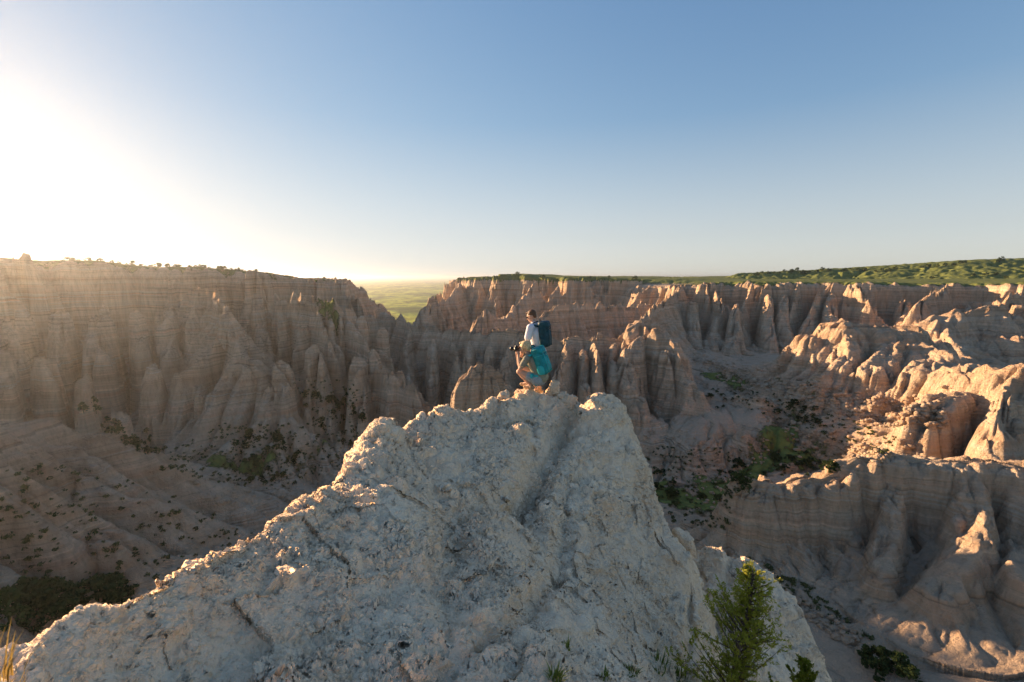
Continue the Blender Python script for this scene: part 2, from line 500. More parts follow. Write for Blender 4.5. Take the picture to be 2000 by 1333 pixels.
# ridges: (region, [(px, py, D)...], W, profile, crest jitter)
RIDGES = [
    # left wall spurs
    (LEFTWALL, [(215, 775, 124), (228, 800, 119)], 14, CONE, 0.5),
    (LEFTWALL, [(370, 556, 222), (425, 566, 190), (432, 600, 172), (450, 650, 158), (480, 700, 148), (520, 745, 140)], 54, CONE, 1.5),
    (LEFTWALL, [(440, 640, 160), (400, 690, 148), (330, 730, 140)], 24, CONE, 1.0),
    (LEFTWALL, [(500, 565, 225), (560, 572, 200), (610, 576, 192), (655, 588, 190)], 26, WALL, 1.5),
    (LEFTWALL, [(600, 574, 195), (640, 640, 172), (650, 680, 162), (620, 720, 152), (590, 745, 148)], 24, SPUR, 1.2),
    (LEFTWALL, [(655, 590, 195), (700, 640, 178), (730, 690, 160), (770, 730, 148), (810, 755, 140)], 24, SPUR, 1.2),
    (LEFTWALL, [(655, 585, 200), (700, 600, 225), (740, 612, 235)], 26, WALL, 1.5),
    # descending far ridge left of the valley gap
    (LEFTWALL, [(645, 546, 300), (690, 552, 340), (720, 575, 370), (757, 603, 400)], 60, SPUR, 2.5),
    # middle ridge behind the people
    (MIDRIDGE, [(735, 602, 242), (775, 612, 236), (805, 628, 222), (870, 640, 208), (940, 645, 196), (1000, 645, 190), (1080, 650, 186), (1150, 655, 184), (1210, 655, 182), (1245, 622, 186), (1290, 592, 262), (1330, 560, 325)], 42, WALL, 1.6),
    (MIDRIDGE, [(830, 640, 214), (822, 600, 240), (850, 575, 300)], 40, SPUR, 2.0),
    (MIDRIDGE, [(800, 640, 214), (795, 690, 190), (800, 730, 172)], 20, SPUR, 1.2),
    (MIDRIDGE, [(885, 650, 204), (900, 690, 180), (905, 730, 160)], 20, SPUR, 1.2),
    (MIDRIDGE, [(1010, 655, 186), (985, 700, 160), (960, 745, 140)], 22, SPUR, 1.2),
    (MIDRIDGE, [(1110, 660, 182), (1100, 690, 162), (1085, 730, 146)], 20, SPUR, 1.2),
    (MIDRIDGE, [(1160, 660, 180), (1165, 690, 160), (1170, 730, 148)], 18, SPUR, 1.2),
    (MIDRIDGE, [(1245, 622, 184), (1235, 680, 162), (1230, 740, 148), (1245, 775, 142)], 20, FINP, 1.2),
    (MIDRIDGE, [(1250, 622, 184), (1290, 640, 170), (1325, 685, 158), (1345, 740, 150), (1352, 765, 147)], 22, FINP, 1.2),
    (PEAK, [(905, 735, 108), (932, 717, 108), (955, 722, 109), (975, 752, 110), (990, 770, 110)], 17, FINP, 1.0),
    # far butte and its edges
    (FARWALL, [(1045, 548, 430), (1020, 580, 390), (990, 620, 350), (955, 610, 340), (945, 600, 335)], 55, SPUR, 2.0),
    (FARWALL, [(900, 550, 560), (880, 580, 470), (835, 600, 420)], 70, SPUR, 3.0),
    (MIDRIDGE, [(1275, 592, 300), (1180, 592, 285), (1100, 590, 268), (1060, 602, 258), (1030, 640, 240)], 40, WALL, 1.8),
    # right wall spurs
    (RIGHTWALL, [(1325, 556, 336), (1310, 590, 309), (1290, 610, 283)], 26, SPUR, 1.5),
    (RIGHTWALL, [(1400, 556, 309), (1405, 590, 283), (1395, 640, 261), (1375, 680, 250)], 24, SPUR, 1.2),
    (RIGHTWALL, [(1470, 552, 297), (1450, 600, 277), (1445, 640, 261), (1475, 690, 245)], 24, SPUR, 1.2),
    (RIGHTWALL, [(1400, 672, 240), (1403, 690, 238)], 8, FINP, 0.3),
    (RIGHTWALL, [(1560, 552, 290), (1545, 610, 269), (1530, 660, 250)], 22, SPUR, 1.2),
    (RIGHTWALL, [(1660, 552, 273), (1680, 556, 266), (1710, 600, 252), (1740, 640, 241)], 28, SPUR, 1.5),
    (RIGHTWALL, [(1600, 560, 283), (1590, 600, 265), (1560, 660, 245)], 20, SPUR, 1.2),
    (RIGHTWALL, [(1850, 552, 247), (1800, 575, 225), (1790, 600, 215)], 28, SPUR, 1.5),
    (RIGHTWALL, [(1960, 590, 198), (1880, 605, 200), (1825, 612, 203), (1850, 660, 187), (1900, 700, 165)], 34, MOUND, 1.2),
    (RIGHTWALL, [(2000, 552, 236), (1960, 600, 209), (1990, 660, 181)], 30, SPUR, 1.2),
    # mid butte
    (BUTTE, [(1580, 690, 165), (1600, 652, 163), (1645, 628, 162), (1700, 634, 158), (1760, 640, 154), (1810, 662, 147), (1835, 690, 138), (1850, 720, 127)], 34, FINP, 1.2),
    (BUTTE, [(1690, 636, 158), (1660, 665, 151), (1640, 700, 144), (1610, 722, 142)], 18, FINP, 0.8),
    (BUTTE, [(1750, 645, 154), (1725, 690, 140), (1700, 715, 135)], 17, FINP, 0.8),
    (BUTTE, [(1830, 680, 140), (1800, 715, 128), (1785, 735, 125)], 17, FINP, 0.8),
    # crag at the right edge
    (EASTCRAG, [(1850, 722, 121), (1900, 722, 108), (1960, 720, 99), (2050, 700, 95), (2200, 690, 92)], 21, FINP, 1.2),
    (EASTCRAG, [(1900, 728, 108), (1850, 770, 99), (1800, 800, 95)], 15, FINP, 1.0),
    (EASTCRAG, [(1990, 730, 97), (1975, 790, 88), (1950, 830, 84)], 14, FINP, 1.0),
    # grassy hill on the right skyline
    (RIGHTWALL, [(1440, 534, 520), (1600, 526, 500), (1750, 517, 470), (1880, 508, 440), (2000, 504, 420), (2350, 490, 390)], 230, MOUND, 0.4),
    # fin lower right
    (FIN, [(1458, 932, 79), (1530, 936, 79), (1610, 930, 79), (1660, 897, 80), (1740, 882, 80), (1790, 890, 79), (1850, 898, 77), (1930, 890, 76), (2000, 905, 73), (2200, 900, 66)], 17, FINP, 0.5),
    (FIN, [(1755, 890, 80), (1745, 960, 75), (1735, 1030, 69), (1722, 1120, 63)], 7.5, FINP, 0.4),
    (FIN, [(1890, 905, 76), (1900, 960, 71), (1895, 1045, 65), (1865, 1090, 62), (1830, 1140, 59)], 11, FINP, 0.5),
    (FIN, [(1985, 930, 72), (2010, 1060, 63), (2000, 1120, 58)], 9, FINP, 0.5),
    # near hill on the left
    (MOUNDL, [(-300, 780, 60), (-100, 812, 76), (0, 826, 82), (70, 816, 86), (140, 836, 90), (200, 872, 94), (300, 930, 102), (400, 985, 108), (460, 1010, 112)], 44, MOUND, 0.9),
    (MOUNDL, [(100, 820, 87), (200, 960, 78), (300, 1060, 74)], 30, MOUND, 0.6),
]


for (px_, py_, D_, dx_, W_, n_) in [(-40, 585, 168, -10, 17, 1), (40, 578, 174, -8, 18, 1), (118, 600, 170, -4, 15, 0.7), (190, 576, 184, 2, 18, 1), (262, 596, 180, 6, 14, 0.6), (322, 578, 194, 4, 18, 1),
                                (385, 590, 192, -6, 14, 0.6), (500, 572, 212, 6, 14, 0.8), (548, 584, 205, 3, 12, 0.7), (590, 568, 204, -4, 17, 1), (648, 580, 196, 6, 15, 0.9), (700, 606, 194, 8, 13, 0.8), (742, 622, 198, 6, 12, 0.8),
                                (5, 690, 132, -4, 12, 0.5), (85, 680, 138, -4, 13, 0.5), (158, 712, 138, 2, 11, 0.5), (232, 790, 122, 0, 11, 0.25), (292, 700, 148, 4, 14, 0.6), (392, 700, 150, -6, 12, 0.5), (545, 690, 152, 6, 13, 0.6),
                                (612, 665, 162, -3, 14, 0.7), (700, 690, 158, 4, 16, 0.7), (770, 705, 156, 4, 13, 0.6)]:
    RIDGES.append((LEFTWALL, [(px_, py_, D_), (px_ + dx_ * n_, py_ + 40 * n_, D_ * (1 - 0.07 * n_)), (px_ + dx_ * 2.2 * n_, py_ + 105 * n_, D_ * (1 - 0.15 * n_))], W_, FINP, 1.6))
for (px_, py_, D_, dx_, W_) in [(850, 655, 195, -2, 10), (925, 660, 188, -4, 10), (960, 668, 180, 0, 9), (1060, 672, 172, -4, 10), (1135, 675, 170, 3, 9), (1200, 672, 172, 0, 10)]:
    RIDGES.append((MIDRIDGE, [(px_, py_, D_), (px_ + dx_, py_ + 35, D_ * 0.93), (px_ + dx_ * 2.2, py_ + 80, D_ * 0.85)], W_, FINP, 1.0))
for (px_, py_, D_, dx_, W_) in [(1350, 585, 290, 4, 16), (1500, 575, 282, 3, 16), (1530, 570, 284, 3, 15), (1625, 575, 276, 0, 17), (1770, 580, 262, -6, 16), (1440, 590, 276, -4, 15), (1900, 580, 235, 6, 17), (2000, 590, 205, 8, 17)]:
    RIDGES.append((RIGHTWALL, [(px_, py_, D_), (px_ + dx_, py_ + 40, D_ * 0.93), (px_ + dx_ * 2.2, py_ + 85, D_ * 0.86)], W_, FINP, 1.0))


def macro(x, y):
    """height, owner"""
    wx = x + 2.2 * fbm(x, y, 22, 3, 11) + 0.02 * x * 0
    wy = y + 2.2 * fbm(x, y, 22, 3, 23)
    fl = grid_sample(_FG, x, y) + 1.2 * fbm(x, y, 30, 3, 31)
    for pix, hh, run_ in BENCHES:
        pp = [PZ(*a) for a in pix]
        ar = np.array(pp)
        sel = (x > ar[:, 0].min() - 12) & (x < ar[:, 0].max() + 12) & (y > ar[:, 1].min() - 12) & (y < ar[:, 1].max() + 12)
        if sel.any():
            d = poly_sd(wx[sel] , wy[sel], [(p[0], p[1]) for p in pp]) + 3.0 * fbm(x[sel], y[sel], 9, 3, 301)
            fl[sel] += hh * (1 - np.clip(d / run_, -0.0, 1)) ** 1.5
    z = fl.copy()
    own = np.zeros(x.shape, np.int8)
    for (reg, rim, W, amp, prof) in PLATEAUS:
        pts = np.array(rim)
        sel = (x > pts[:, 0].min() - W * 1.4) & (x < pts[:, 0].max() + W * 1.4) & (y > pts[:, 1].min() - W * 1.4) & (y < pts[:, 1].max() + W * 1.4)
        if not sel.any():
            continue
        xs, ys, fs = wx[sel], wy[sel], fl[sel]
        rid = 1.0 - 2.6 * np.abs(fbm(xs, ys, 30, 2, 41 + reg)) + 0.35 * fbm(xs, ys, 9, 2, 141 + reg)
        d = poly_sd(xs, ys, [(p[0], p[1]) for p in rim]) - amp * rid - 4.5 * (1.0 - 2.6 * np.abs(fbm(xs, ys, 11, 2, 341 + reg))) + 4
        outl = [(p[0], p[1]) for p in rim]
        run_ = poly_run(xs, ys, outl) + 5.0 * fbm(xs, ys, 26, 2, 361)
        lam_ = (17.0, 18.0, 26.0)[(LEFTWALL, RIGHTWALL, FARWALL).index(reg)]
        c1 = np.abs(np.sin(math.pi * run_ / lam_ + 1.3 * fbm(xs, ys, 60, 1, 371))) ** 0.55
        c2 = np.abs(np.sin(math.pi * run_ / (lam_ * 0.37) + 2.0 * fbm(xs, ys, 30, 1, 373))) ** 0.55
        grow = np.clip((d + 3) / 9, 0, 1)
        d = d + grow * ((0.55 if reg == LEFTWALL else 0.34) * lam_ * (1 - c1) + 0.10 * lam_ * (1 - c2))
        edge_cut = np.exp(-((d - 2) / 9.0) ** 2) * ((5.5 if reg == LEFTWALL else 3.2) * (1 - c1) + 1.2 * (1 - c2))
        # rim height: inverse distance of rim points
        num = 0
        den = 0
        for p in rim:
            w = 1 / ((xs - p[0]) ** 2 + (ys - p[1]) ** 2 + 25)
            w = w * w
            num = num + w * p[2]
            den = den + w
        top = num / den - edge_cut + (1.4 if reg == LEFTWALL else 0.9) * fbm(xs, ys, 24, 4, 47) + np.clip(-d, 0, 60) * 0.02
        zz = fs + (top - fs) * np.interp(np.clip(d, 0, None) / W, *prof)
        zz = np.where(d > W, -999, zz)
        cur = z[sel]
        o = own[sel]
        o[zz > cur] = reg
        own[sel] = o
        z[sel] = smax(cur, zz, 1.0)
    for (reg, pix, W, prof, jit) in RIDGES:
        pts = [P(*a) for a in pix]
        ar = np.array(pts)
        sel = (x > ar[:, 0].min() - W - 4) & (x < ar[:, 0].max() + W + 4) & (y > ar[:, 1].min() - W - 4) & (y < ar[:, 1].max() + W + 4)
        if not sel.any():
            continue
        xs, ys, fs = wx[sel], wy[sel], fl[sel]
        if reg in (FIN, EASTCRAG, BUTTE):
            xs, ys = 0.75 * x[sel] + 0.25 * xs, 0.75 * y[sel] + 0.25 * ys
        best = np.full(xs.shape, -999.0)
        cj = jit * (fbm(xs, ys, 5, 3, 53) * 1.6)
        run0 = 0.0
        fph = 1.6 * fbm(xs, ys, 7.0, 2, 57)
        fl_l = max(3.2, W * 0.24)
        fl_a = 0.085 * W if reg in (FIN, EASTCRAG, BUTTE, PEAK) else 0.10 * W
        for a, b in zip(pts[:-1], pts[1:]):
            d, t = seg_dist(xs, ys, a, b)
            L = math.hypot(b[0] - a[0], b[1] - a[1])
            col = np.abs(np.sin(math.pi * (run0 + t * L) / fl_l + fph)) ** 0.6
            d = d + fl_a * (1 - col) * np.clip(d / (0.12 * W), 0, 1)
            run0 += L
            zc = a[2] + (b[2] - a[2]) * t + cj
            H = np.maximum(zc - fs, 0)
            zz = fs + H * np.interp(d / W, *prof)
            zz = np.where(d > W, -999, zz)
            best = np.maximum(best, zz)
        cur = z[sel]
        o = own[sel]
        o[best > cur] = reg
        own[sel] = o
        z[sel] = smax(cur, best, 0.6)
    return z, own


# strata ledges: remap of height
_rs = np.random.RandomState(5)
_lz = [-90.0]
_lo = [-90.0]
while _lz[-1] < 30:
    th = _rs.uniform(0.5, 2.6)
    k = _rs.uniform(0.25, 0.75)
    _lz += [_lz[-1] + th * k, _lz[-1] + th]
    _lo += [_lo[-1] + th * (k + _rs.uniform(0.15, 0.4) * (1 - k)), _lo[-1] + th]


def ledges(z, amount):
    return z + (np.interp(z, _lz, _lo) - z) * amount


NARROW = np.zeros(10)
NARROW[[FIN, EASTCRAG, BUTTE, PEAK]] = (1, 0.7, 0.5, 1)


def erosion(x, y, z, gx, gy, slope, own):
    nar = NARROW[own]
    """gullies that run down the slope, from broad flutes to rills"""
    for o, (lam, k) in enumerate([(17.0, 0.42), (8.5, 0.42), (4.2, 0.30), (1.9, 0.16)]):
        gm = np.hypot(gx, gy) + 1e-4
        px_, py_ = -gy / gm, gx / gm
        cell = lam * 1.3
        cx = x / cell
        cy = y / cell
        ix = np.floor(cx).astype(np.int64)
        iy = np.floor(cy).astype(np.int64)
        cr = np.zeros(x.shape, np.float32)
        ci = np.zeros(x.shape, np.float32)
        for dx in (-1, 0, 1):
            for dy in (-1, 0, 1):
                jx, jy = ix + dx, iy + dy
                qx = (jx + h2(jx, jy, 71 + o) * 0.8 + 0.1 - cx) * cell
                qy = (jy + h2(jx, jy, 91 + o) * 0.8 + 0.1 - cy) * cell
                w = np.exp(-(qx * qx + qy * qy) / (cell * cell) * 2.2)
                ph = (qx * px_ + qy * py_) * (2 * math.pi / lam)
                cr += (w * np.cos(ph)).astype(np.float32)
                ci += (w * np.sin(ph)).astype(np.float32)
        ph = np.arctan2(ci, cr)
        s = np.abs(np.sin(ph / 2))
        amp = k * lam * np.minimum(slope * (1 + 0.6 * nar), 3.2) * (1 - nar * (0.92, 0.65, 0.2, 0.0)[o]) * np.where(own == LEFTWALL, 1.35, 1.0)
        z = z - amp * (1 - s ** 0.7) * 1.2 + amp * 0.06
        f = 0.13 * amp * np.cos(ph / 2) * np.sign(np.sin(ph / 2)) * math.pi / lam
        gx = gx - f * px_
        gy = gy - f * py_
    return z


# coarse gradient of the macro surface, for the gullies
_cx = np.arange(-480, 560, 1.6)
_cy = np.arange(-20, 700, 1.6)
_CX, _CY = np.meshgrid(_cx, _cy)
_mz, _mo = macro(_CX, _CY)


def _blur(a, n):
    for _ in range(n):
        a = (a + np.roll(a, 1, 0) + np.roll(a, -1, 0)) / 3
        a = (a + np.roll(a, 1, 1) + np.roll(a, -1, 1)) / 3
    return a


_bz = _blur(_mz, 7)
_GYY, _GXX = np.gradient(_bz, 1.6)
_SLO = _blur(np.hypot(_GXX, _GYY), 2)


def cs(G, x, y):
    u = np.clip((x - _cx[0]) / 1.6, 0, len(_cx) - 1.001)
    v = np.clip((y - _cy[0]) / 1.6, 0, len(_cy) - 1.001)
    i = u.astype(int)
    j = v.astype(int)
    fu, fv = u - i, v - j
    return (G[j, i] * (1 - fu) + G[j, i + 1] * fu) * (1 - fv) + (G[j + 1, i] * (1 - fu) + G[j + 1, i + 1] * fu) * fv


def height(x, y):
    z, own = macro(x, y)
    sl_ = cs(_SLO, x, y)
    wx = x + 0.7 * fbm(x, y, 6, 2, 61)
    wy = y + 0.7 * fbm(x, y, 6, 2, 67)
    z2 = erosion(wx, wy, z, cs(_GXX, x, y), cs(_GYY, x, y), sl_, own)
    hill = (own == FLOOR) * np.clip((y - 330) / 60, 0, 1) + np.clip((np.hypot(x, y) - 330) / 40, 0, 1) * np.clip((z + 7) / 5, 0, 1) * (x > 0)
    z2 = z2 + (z - z2) * hill
    z2 = z2 + (1 - hill) * (0.5 * fbm(x, y, 3.0, 3, 73) + 1.0 * (0.4 - np.abs(fbm(x, y, 5.0, 3, 79)))) * np.clip(sl_ * 0.7 + 0.1, 0, 1)
    z2 = z2 + (0.32 * fbm(x, y, 1.1, 2, 83) + 0.12) * np.clip(sl_ + 0.15, 0, 1)
    led = np.clip(sl_ * 1.2, 0, 1) * 0.75
    z2 = ledges(z2 + 0.5 * fbm(x, y, 60, 2, 77), led)
    return z2, own, sl_


def build_terrain(ncol=1700, nrow=1500):
    az0, az1 = R(-66), R(66)
    # rows placed more densely on steep and visible ground
    nca, nra = 160, 1400
    ta = np.linspace(az0, az1, nca)
    ra = np.exp(np.linspace(math.log(22), math.log(1500), nra))
    T, RR = np.meshgrid(ta, ra)
    xa, ya = np.sin(T) * RR, np.cos(T) * RR
    za, _ = macro(xa, ya)
    dr = np.diff(RR, axis=0)
    dz = np.diff(za, axis=0)
    rm = RR[:-1]
    el = za / RR
    run = np.maximum.accumulate(el, axis=0)
    vis = (el >= run - 0.012)[:-1]
    w = np.sqrt((0.35 * dr) ** 2 + dz ** 2) / rm * np.where(vis, 1.0, 0.12) + 0.15 * dr / rm
    kern = np.exp(-np.arange(-8, 9) ** 2 / (2 * 3.0 ** 2))
    kern /= kern.sum()
    wp = np.pad(w, ((0, 0), (8, 8)), 'edge')
    ws = sum(kern[i] * wp[:, i:i + nca] for i in range(17))
    for _ in range(3):
        ws[1:-1] = (ws[:-2] + ws[1:-1] * 2 + ws[2:]) / 4
    cum = np.vstack([np.zeros((1, nca)), np.cumsum(ws, 0)])
    cum /= cum[-1]
    tgt = np.linspace(0, 1, nrow)
    rows = np.stack([np.interp(tgt, cum[:, j], ra) for j in range(nca)], 1)
    tf = np.linspace(az0, az1, ncol)
    u = (tf - az0) / (az1 - az0) * (nca - 1)
    i0 = np.clip(u.astype(int), 0, nca - 2)
    fu = u - i0
    rf = rows[:, i0] * (1 - fu) + rows[:, i0 + 1] * fu
    T = np.broadcast_to(tf, rf.shape)
    X = np.sin(T) * rf
    Y = np.cos(T) * rf
    shp = X.shape
    x, y = X.ravel(), Y.ravel()
    z = np.empty_like(x)
    own = np.empty(x.shape, np.int8)
    slo = np.empty_like(x)
    CH = 400000
    for s in range(0, len(x), CH):
        z[s:s + CH], own[s:s + CH], slo[s:s + CH] = height(x[s:s + CH], y[s:s + CH])
    return shp, x, y, z, own, slo


print("terrain...")
shp, tx, ty, tz, town, tslo = build_terrain()
# grass mask: plateau tops, valley channels
from_top = grid_sample(_FG, tx, ty)
grass = np.zeros(tx.shape)
flatm = np.clip(1.2 - tslo * 2.2, 0, 1)
right_top = (tz > -9) & (town == RIGHTWALL) | (tz > -9) & (town == FARWALL)
grass = np.maximum(grass, np.where(right_top, np.clip((tz + 9) / 6, 0, 1) * np.clip(1.4 - tslo * 1.0, 0, 1), 0))
tr = np.hypot(tx, ty)
grass = np.where((town == FLOOR) & (ty > 360), 1.1, grass)
grass = np.where((town == FARWALL) & (tz < -3), 0, grass)
grass = np.where((tz > -3.5) & (tr > 380) & (town != LEFTWALL), 1.1, grass)
grass = np.maximum(grass, np.where((tz > -3) & (town == LEFTWALL), 0.75 * flatm, 0))
CHAN = [[(1385, 775), (1430, 790), (1500, 815), (1580, 830), (1560, 860), (1490, 900), (1420, 950), (1350, 970), (1290, 930)], [(440, 965), (520, 960), (580, 950), (640, 925), (690, 895)], [(600, 770), (660, 820), (690, 870)],
        [(1500, 900), (1600, 905)], [(1390, 930), (1400, 1000)]]
for ch in CHAN:
    pts = [PZ(a, b, -50 if a > 1200 else -60) for a, b in ch]
    for a, b in zip(pts[:-1], pts[1:]):
        d, _ = seg_dist(tx, ty, a, b)
        grass = np.maximum(grass, np.clip(1.15 - d / 6.5, 0, 1) * np.clip(1.5 - tslo * 1.5, 0, 1) * 0.9)
quads = grid_quads(*shp)
fo = town[quads[:, 0]]
co_all = np.stack([tx, ty, tz], 1)
REG_NAMES = {FLOOR: ("canyon_floor", "pale clay canyon floor with scrub and winding washes"),
             LEFTWALL: ("canyon_wall", "fluted shaded canyon wall on the left, below the glowing sun"),
             MIDRIDGE: ("badlands_ridge", "banded serrated ridge crossing the canyon behind the two hikers"),
             FARWALL: ("distant_canyon_wall", "far canyon wall right of the green valley gap"),
             RIGHTWALL: ("sunlit_canyon_wall", "long fluted wall with grass on top, lit from the left"),
             BUTTE: ("butte", "low sunlit butte standing before the long right-hand wall"),
             FIN: ("rock_fin", "narrow buff rock fin with a sunlit crest at lower right"),
             MOUNDL: ("clay_hill", "smooth shaded clay hill at the left edge"),
             EASTCRAG: ("rock_outcrop", "blocky orange outcrop at the right edge above the fin"),
             PEAK: ("rock_spire", "small ragged spire just left of the crouching hiker")}
for reg, (nm, lab) in REG_NAMES.items():
    f = quads[fo == reg]
    if not len(f):
        print("EMPTY region", nm)
        continue
    idx, inv = np.unique(f.ravel(), return_inverse=True)
    ob = mesh_np(nm, co_all[idx], inv.reshape(-1, 4), M_BAD)
    at = ob.data.attributes.new('grass', 'FLOAT', 'POINT')
    at.data.foreach_set('value', grass[idx].astype(np.float32))
    ob['kind'] = 'structure'
    ob['label'] = lab
    print(nm, len(idx))
del quads, fo

# ------------------------------------------------------------------ far prairie
def prairie():
    m, nt, bs, out = new_mat("prairie_grass")
    tc = nt.nodes.new('ShaderNodeTexCoord').outputs['Object']
    n1 = noise_n(nt, mapping(nt, tc, (1.6, 0.8, 1)), 0.0032, 6, 0.7, 0.8)
    n2 = noise_n(nt, mapping(nt, tc, (1.4, 0.7, 1)), 0.012, 6, 0.65)
    c = ramp(nt, n1, [(0.36, (0.06, 0.09, 0.03)), (0.44, (0.15, 0.21, 0.035)), (0.53, (0.42, 0.45, 0.07)), (0.64, (0.20, 0.25, 0.05))])
    c = mixc(nt, 0.9, c, ramp(nt, n2, [(0.40, 0.28), (0.50, 0.9), (0.6, 1.15)]), 'MULTIPLY')
    nt.links.new(c, bs.inputs['Base Color'])
    bs.inputs['Roughness'].default_value = 1
    bs.inputs['Specular IOR Level'].default_value = 0.05
    nr, nc = 160, 400
    rr = np.exp(np.linspace(math.log(430), math.log(24000), nr))
    th = np.linspace(R(-180), R(180), nc)
    T, RR = np.meshgrid(th, rr)
    x, y = np.sin(T) * RR, np.cos(T) * RR
    z = -79 + 10 * fbm(x, y, 500, 4, 5) * np.clip(RR / 2500, 0.15, 1) 
    ob = mesh_np("prairie", np.stack([x.ravel(), y.ravel(), z.ravel()], 1), grid_quads(nr, nc), m)
    ob['kind'] = 'structure'
    ob['label'] = "flat green prairie reaching to the horizon through the gap"


prairie()

# ------------------------------------------------------------------ near ridge
NEAR_CREST = [(-420, 1480, 1.35), (0, 1290, 1.87), (200, 1215, 2.2), (400, 1098, 2.9), (560, 990, 3.9), (690, 900, 5.0), (712, 846, 6.0), (745, 832, 6.15), (790, 832, 6.5), (870, 795, 7.5), (960, 773, 8.2), (1000, 765, 8.6), (1045, 757, 8.95), (1095, 775, 9.0),
              (1128, 785, 8.8), (1165, 774, 8.6), (1205, 786, 8.4), (1222, 830, 7.9), (1243, 890, 7.5), (1265, 950, 7.1), (1292, 1020, 6.8), (1340, 1090, 6.2), (1345, 1200, 5.5), (1342, 1290, 4.7), (1355, 1400, 4.0)]
NEAR_IN = [(300, 1320, 2.2), (600, 1333, 2.25), (1000, 1333, 2.45), (800, 1333, 2.3), (1200, 1333, 3.1), (500, 1200, 2.75), (800, 1200, 3.05), (1000, 1200, 3.35), (1180, 1200, 4.1), (700, 1020, 4.15), (650, 1100, 3.4),
           (800, 1080, 3.75), (1000, 1080, 4.6), (1150, 1080, 5.3), (1260, 1120, 5.7), (800, 950, 5.0), (900, 950, 5.4), (1050, 950, 6.05), (1170, 950, 6.7), (820, 870, 6.2), (900, 850, 6.9), (1000, 850, 7.25), (1050, 830, 7.6),
           (1085, 850, 7.75), (1105, 815, 8.3), (1170, 850, 7.8), (1050, 790, 8.45), (950, 800, 7.9), (1000, 1500, 1.75), (600, 1500, 1.6)]
near_pts = [P(*a) for a in NEAR_CREST + NEAR_IN]
cp = [P(*a) for a in NEAR_CREST]
poly_near = [(a[0], a[1]) for a in cp] + [(2.2, -1.5), (-3.2, -1.5)]
# level continuation just outside the edge, so that the fall-off starts there
aug = []
for i, p in enumerate(cp):
    q0 = cp[max(i - 1, 0)]
    q1 = cp[min(i + 1, len(cp) - 1)]
    tx_, ty_ = q1[0] - q0[0], q1[1] - q0[1]
    L = math.hypot(tx_, ty_) + 1e-6
    aug.append((p[0] - ty_ / L * 1.1, p[1] + tx_ / L * 1.1, p[2] - 0.15))
near_tps = rbf_fit(near_pts + aug + [(-2.5, 0, -1.7), (0, 0, -1.75), (0, -1.5, -1.7), (2.2, 1.0, -3.2), (3.5, -1, -4)], 0.02)
CR2 = [(1352, 1120, 8.2), (1362, 1085, 8.4), (1400, 1072, 8.4), (1440, 1085, 8.2), (1500, 1122, 7.9), (1545, 1165, 7.6), (1580, 1215, 7.2), (1602, 1270, 6.9), (1615, 1333, 6.4), (1640, 1420, 5.8)]
cp2 = [P(*a) for a in CR2]
IN2 = [(1370, 1180, 7.5), (1365, 1300, 6.4), (1450, 1180, 7.3), (1500, 1250, 6.8), (1440, 1320, 6.1), (1540, 1320, 6.2), (1370, 1420, 5.4), (1500, 1420, 5.5)]
poly2 = [(a[0], a[1]) for a in cp2] + [(3.9, 1.0), (2.6, 2.5), P(1362, 1300, 6.3)[:2], P(1360, 1200, 7.1)[:2]]
aug2 = []
for i, p in enumerate(cp2):
    q0 = cp2[max(i - 1, 0)]
    q1 = cp2[min(i + 1, len(cp2) - 1)]
    tx_, ty_ = q1[0] - q0[0], q1[1] - q0[1]
    L = math.hypot(tx_, ty_) + 1e-6
    aug2.append((p[0] - ty_ / L * 1.0, p[1] + tx_ / L * 1.0, p[2] - 0.15))
tps2 = rbf_fit(cp2 + [P(*a) for a in IN2] + aug2, 0.02)


CARVES = [([P(1112, 800, 8.6)[:2], P(1095, 835, 7.9)[:2], P(1078, 880, 7.3)[:2], P(1045, 940, 6.3)[:2], P(1010, 985, 5.6)[:2]], 0.42, 0.20),
          ([P(905, 1000, 4.9)[:2], P(885, 1100, 3.7)[:2], P(860, 1200, 2.9)[:2], P(840, 1330, 2.1)[:2]], 0.13, 0.16),
          ([P(1010, 985, 5.6)[:2], P(1080, 1060, 5.0)[:2], P(1120, 1160, 4.2)[:2]], 0.12, 0.2),
          ([P(800, 868, 6.3)[:2], P(830, 900, 5.8)[:2], P(850, 960, 5.1)[:2]], 0.10, 0.18)]
LUMPS = [(P(752, 850, 6.05), 0.20, 0.26), (P(1168, 800, 8.3), 0.16, 0.42), (P(1165, 900, 7.2), 0.12, 0.6), (P(900, 850, 6.9), 0.08, 0.7), (P(760, 1010, 4.3), 0.10, 0.5), (P(960, 1060, 4.6), 0.10, 0.45),
         (P(985, 780, 8.2), 0.07, 0.25), (P(620, 1130, 3.3), 0.07, 0.3), (P(1018, 764, 8.95), 0.09, 0.22), (P(770, 1300, 2.35), -0.07, 0.35), (P(980, 1325, 2.5), -0.06, 0.3)]


def facets(x, y, lam, seed):
    cx, cy = x / lam, y / lam
    ix, iy = np.floor(cx).astype(np.int64), np.floor(cy).astype(np.int64)
    best = np.full(x.shape, 9.0)
    val = np.zeros(x.shape)
    for dx in (-1, 0, 1):
        for dy in (-1, 0, 1):
            jx, jy = ix + dx, iy + dy
            qx = jx + h2(jx, jy, seed) - cx
            qy = jy + h2(jx, jy, seed + 1) - cy
            dd = qx * qx + qy * qy
            v = h2(jx, jy, seed + 2) - 0.5 + (h2(jx, jy, seed + 3) - 0.5) * qx * 1.6 + (h2(jx, jy, seed + 4) - 0.5) * qy * 1.6
            m = dd < best
            best = np.where(m, dd, best)
            val = np.where(m, v, val)
    return val


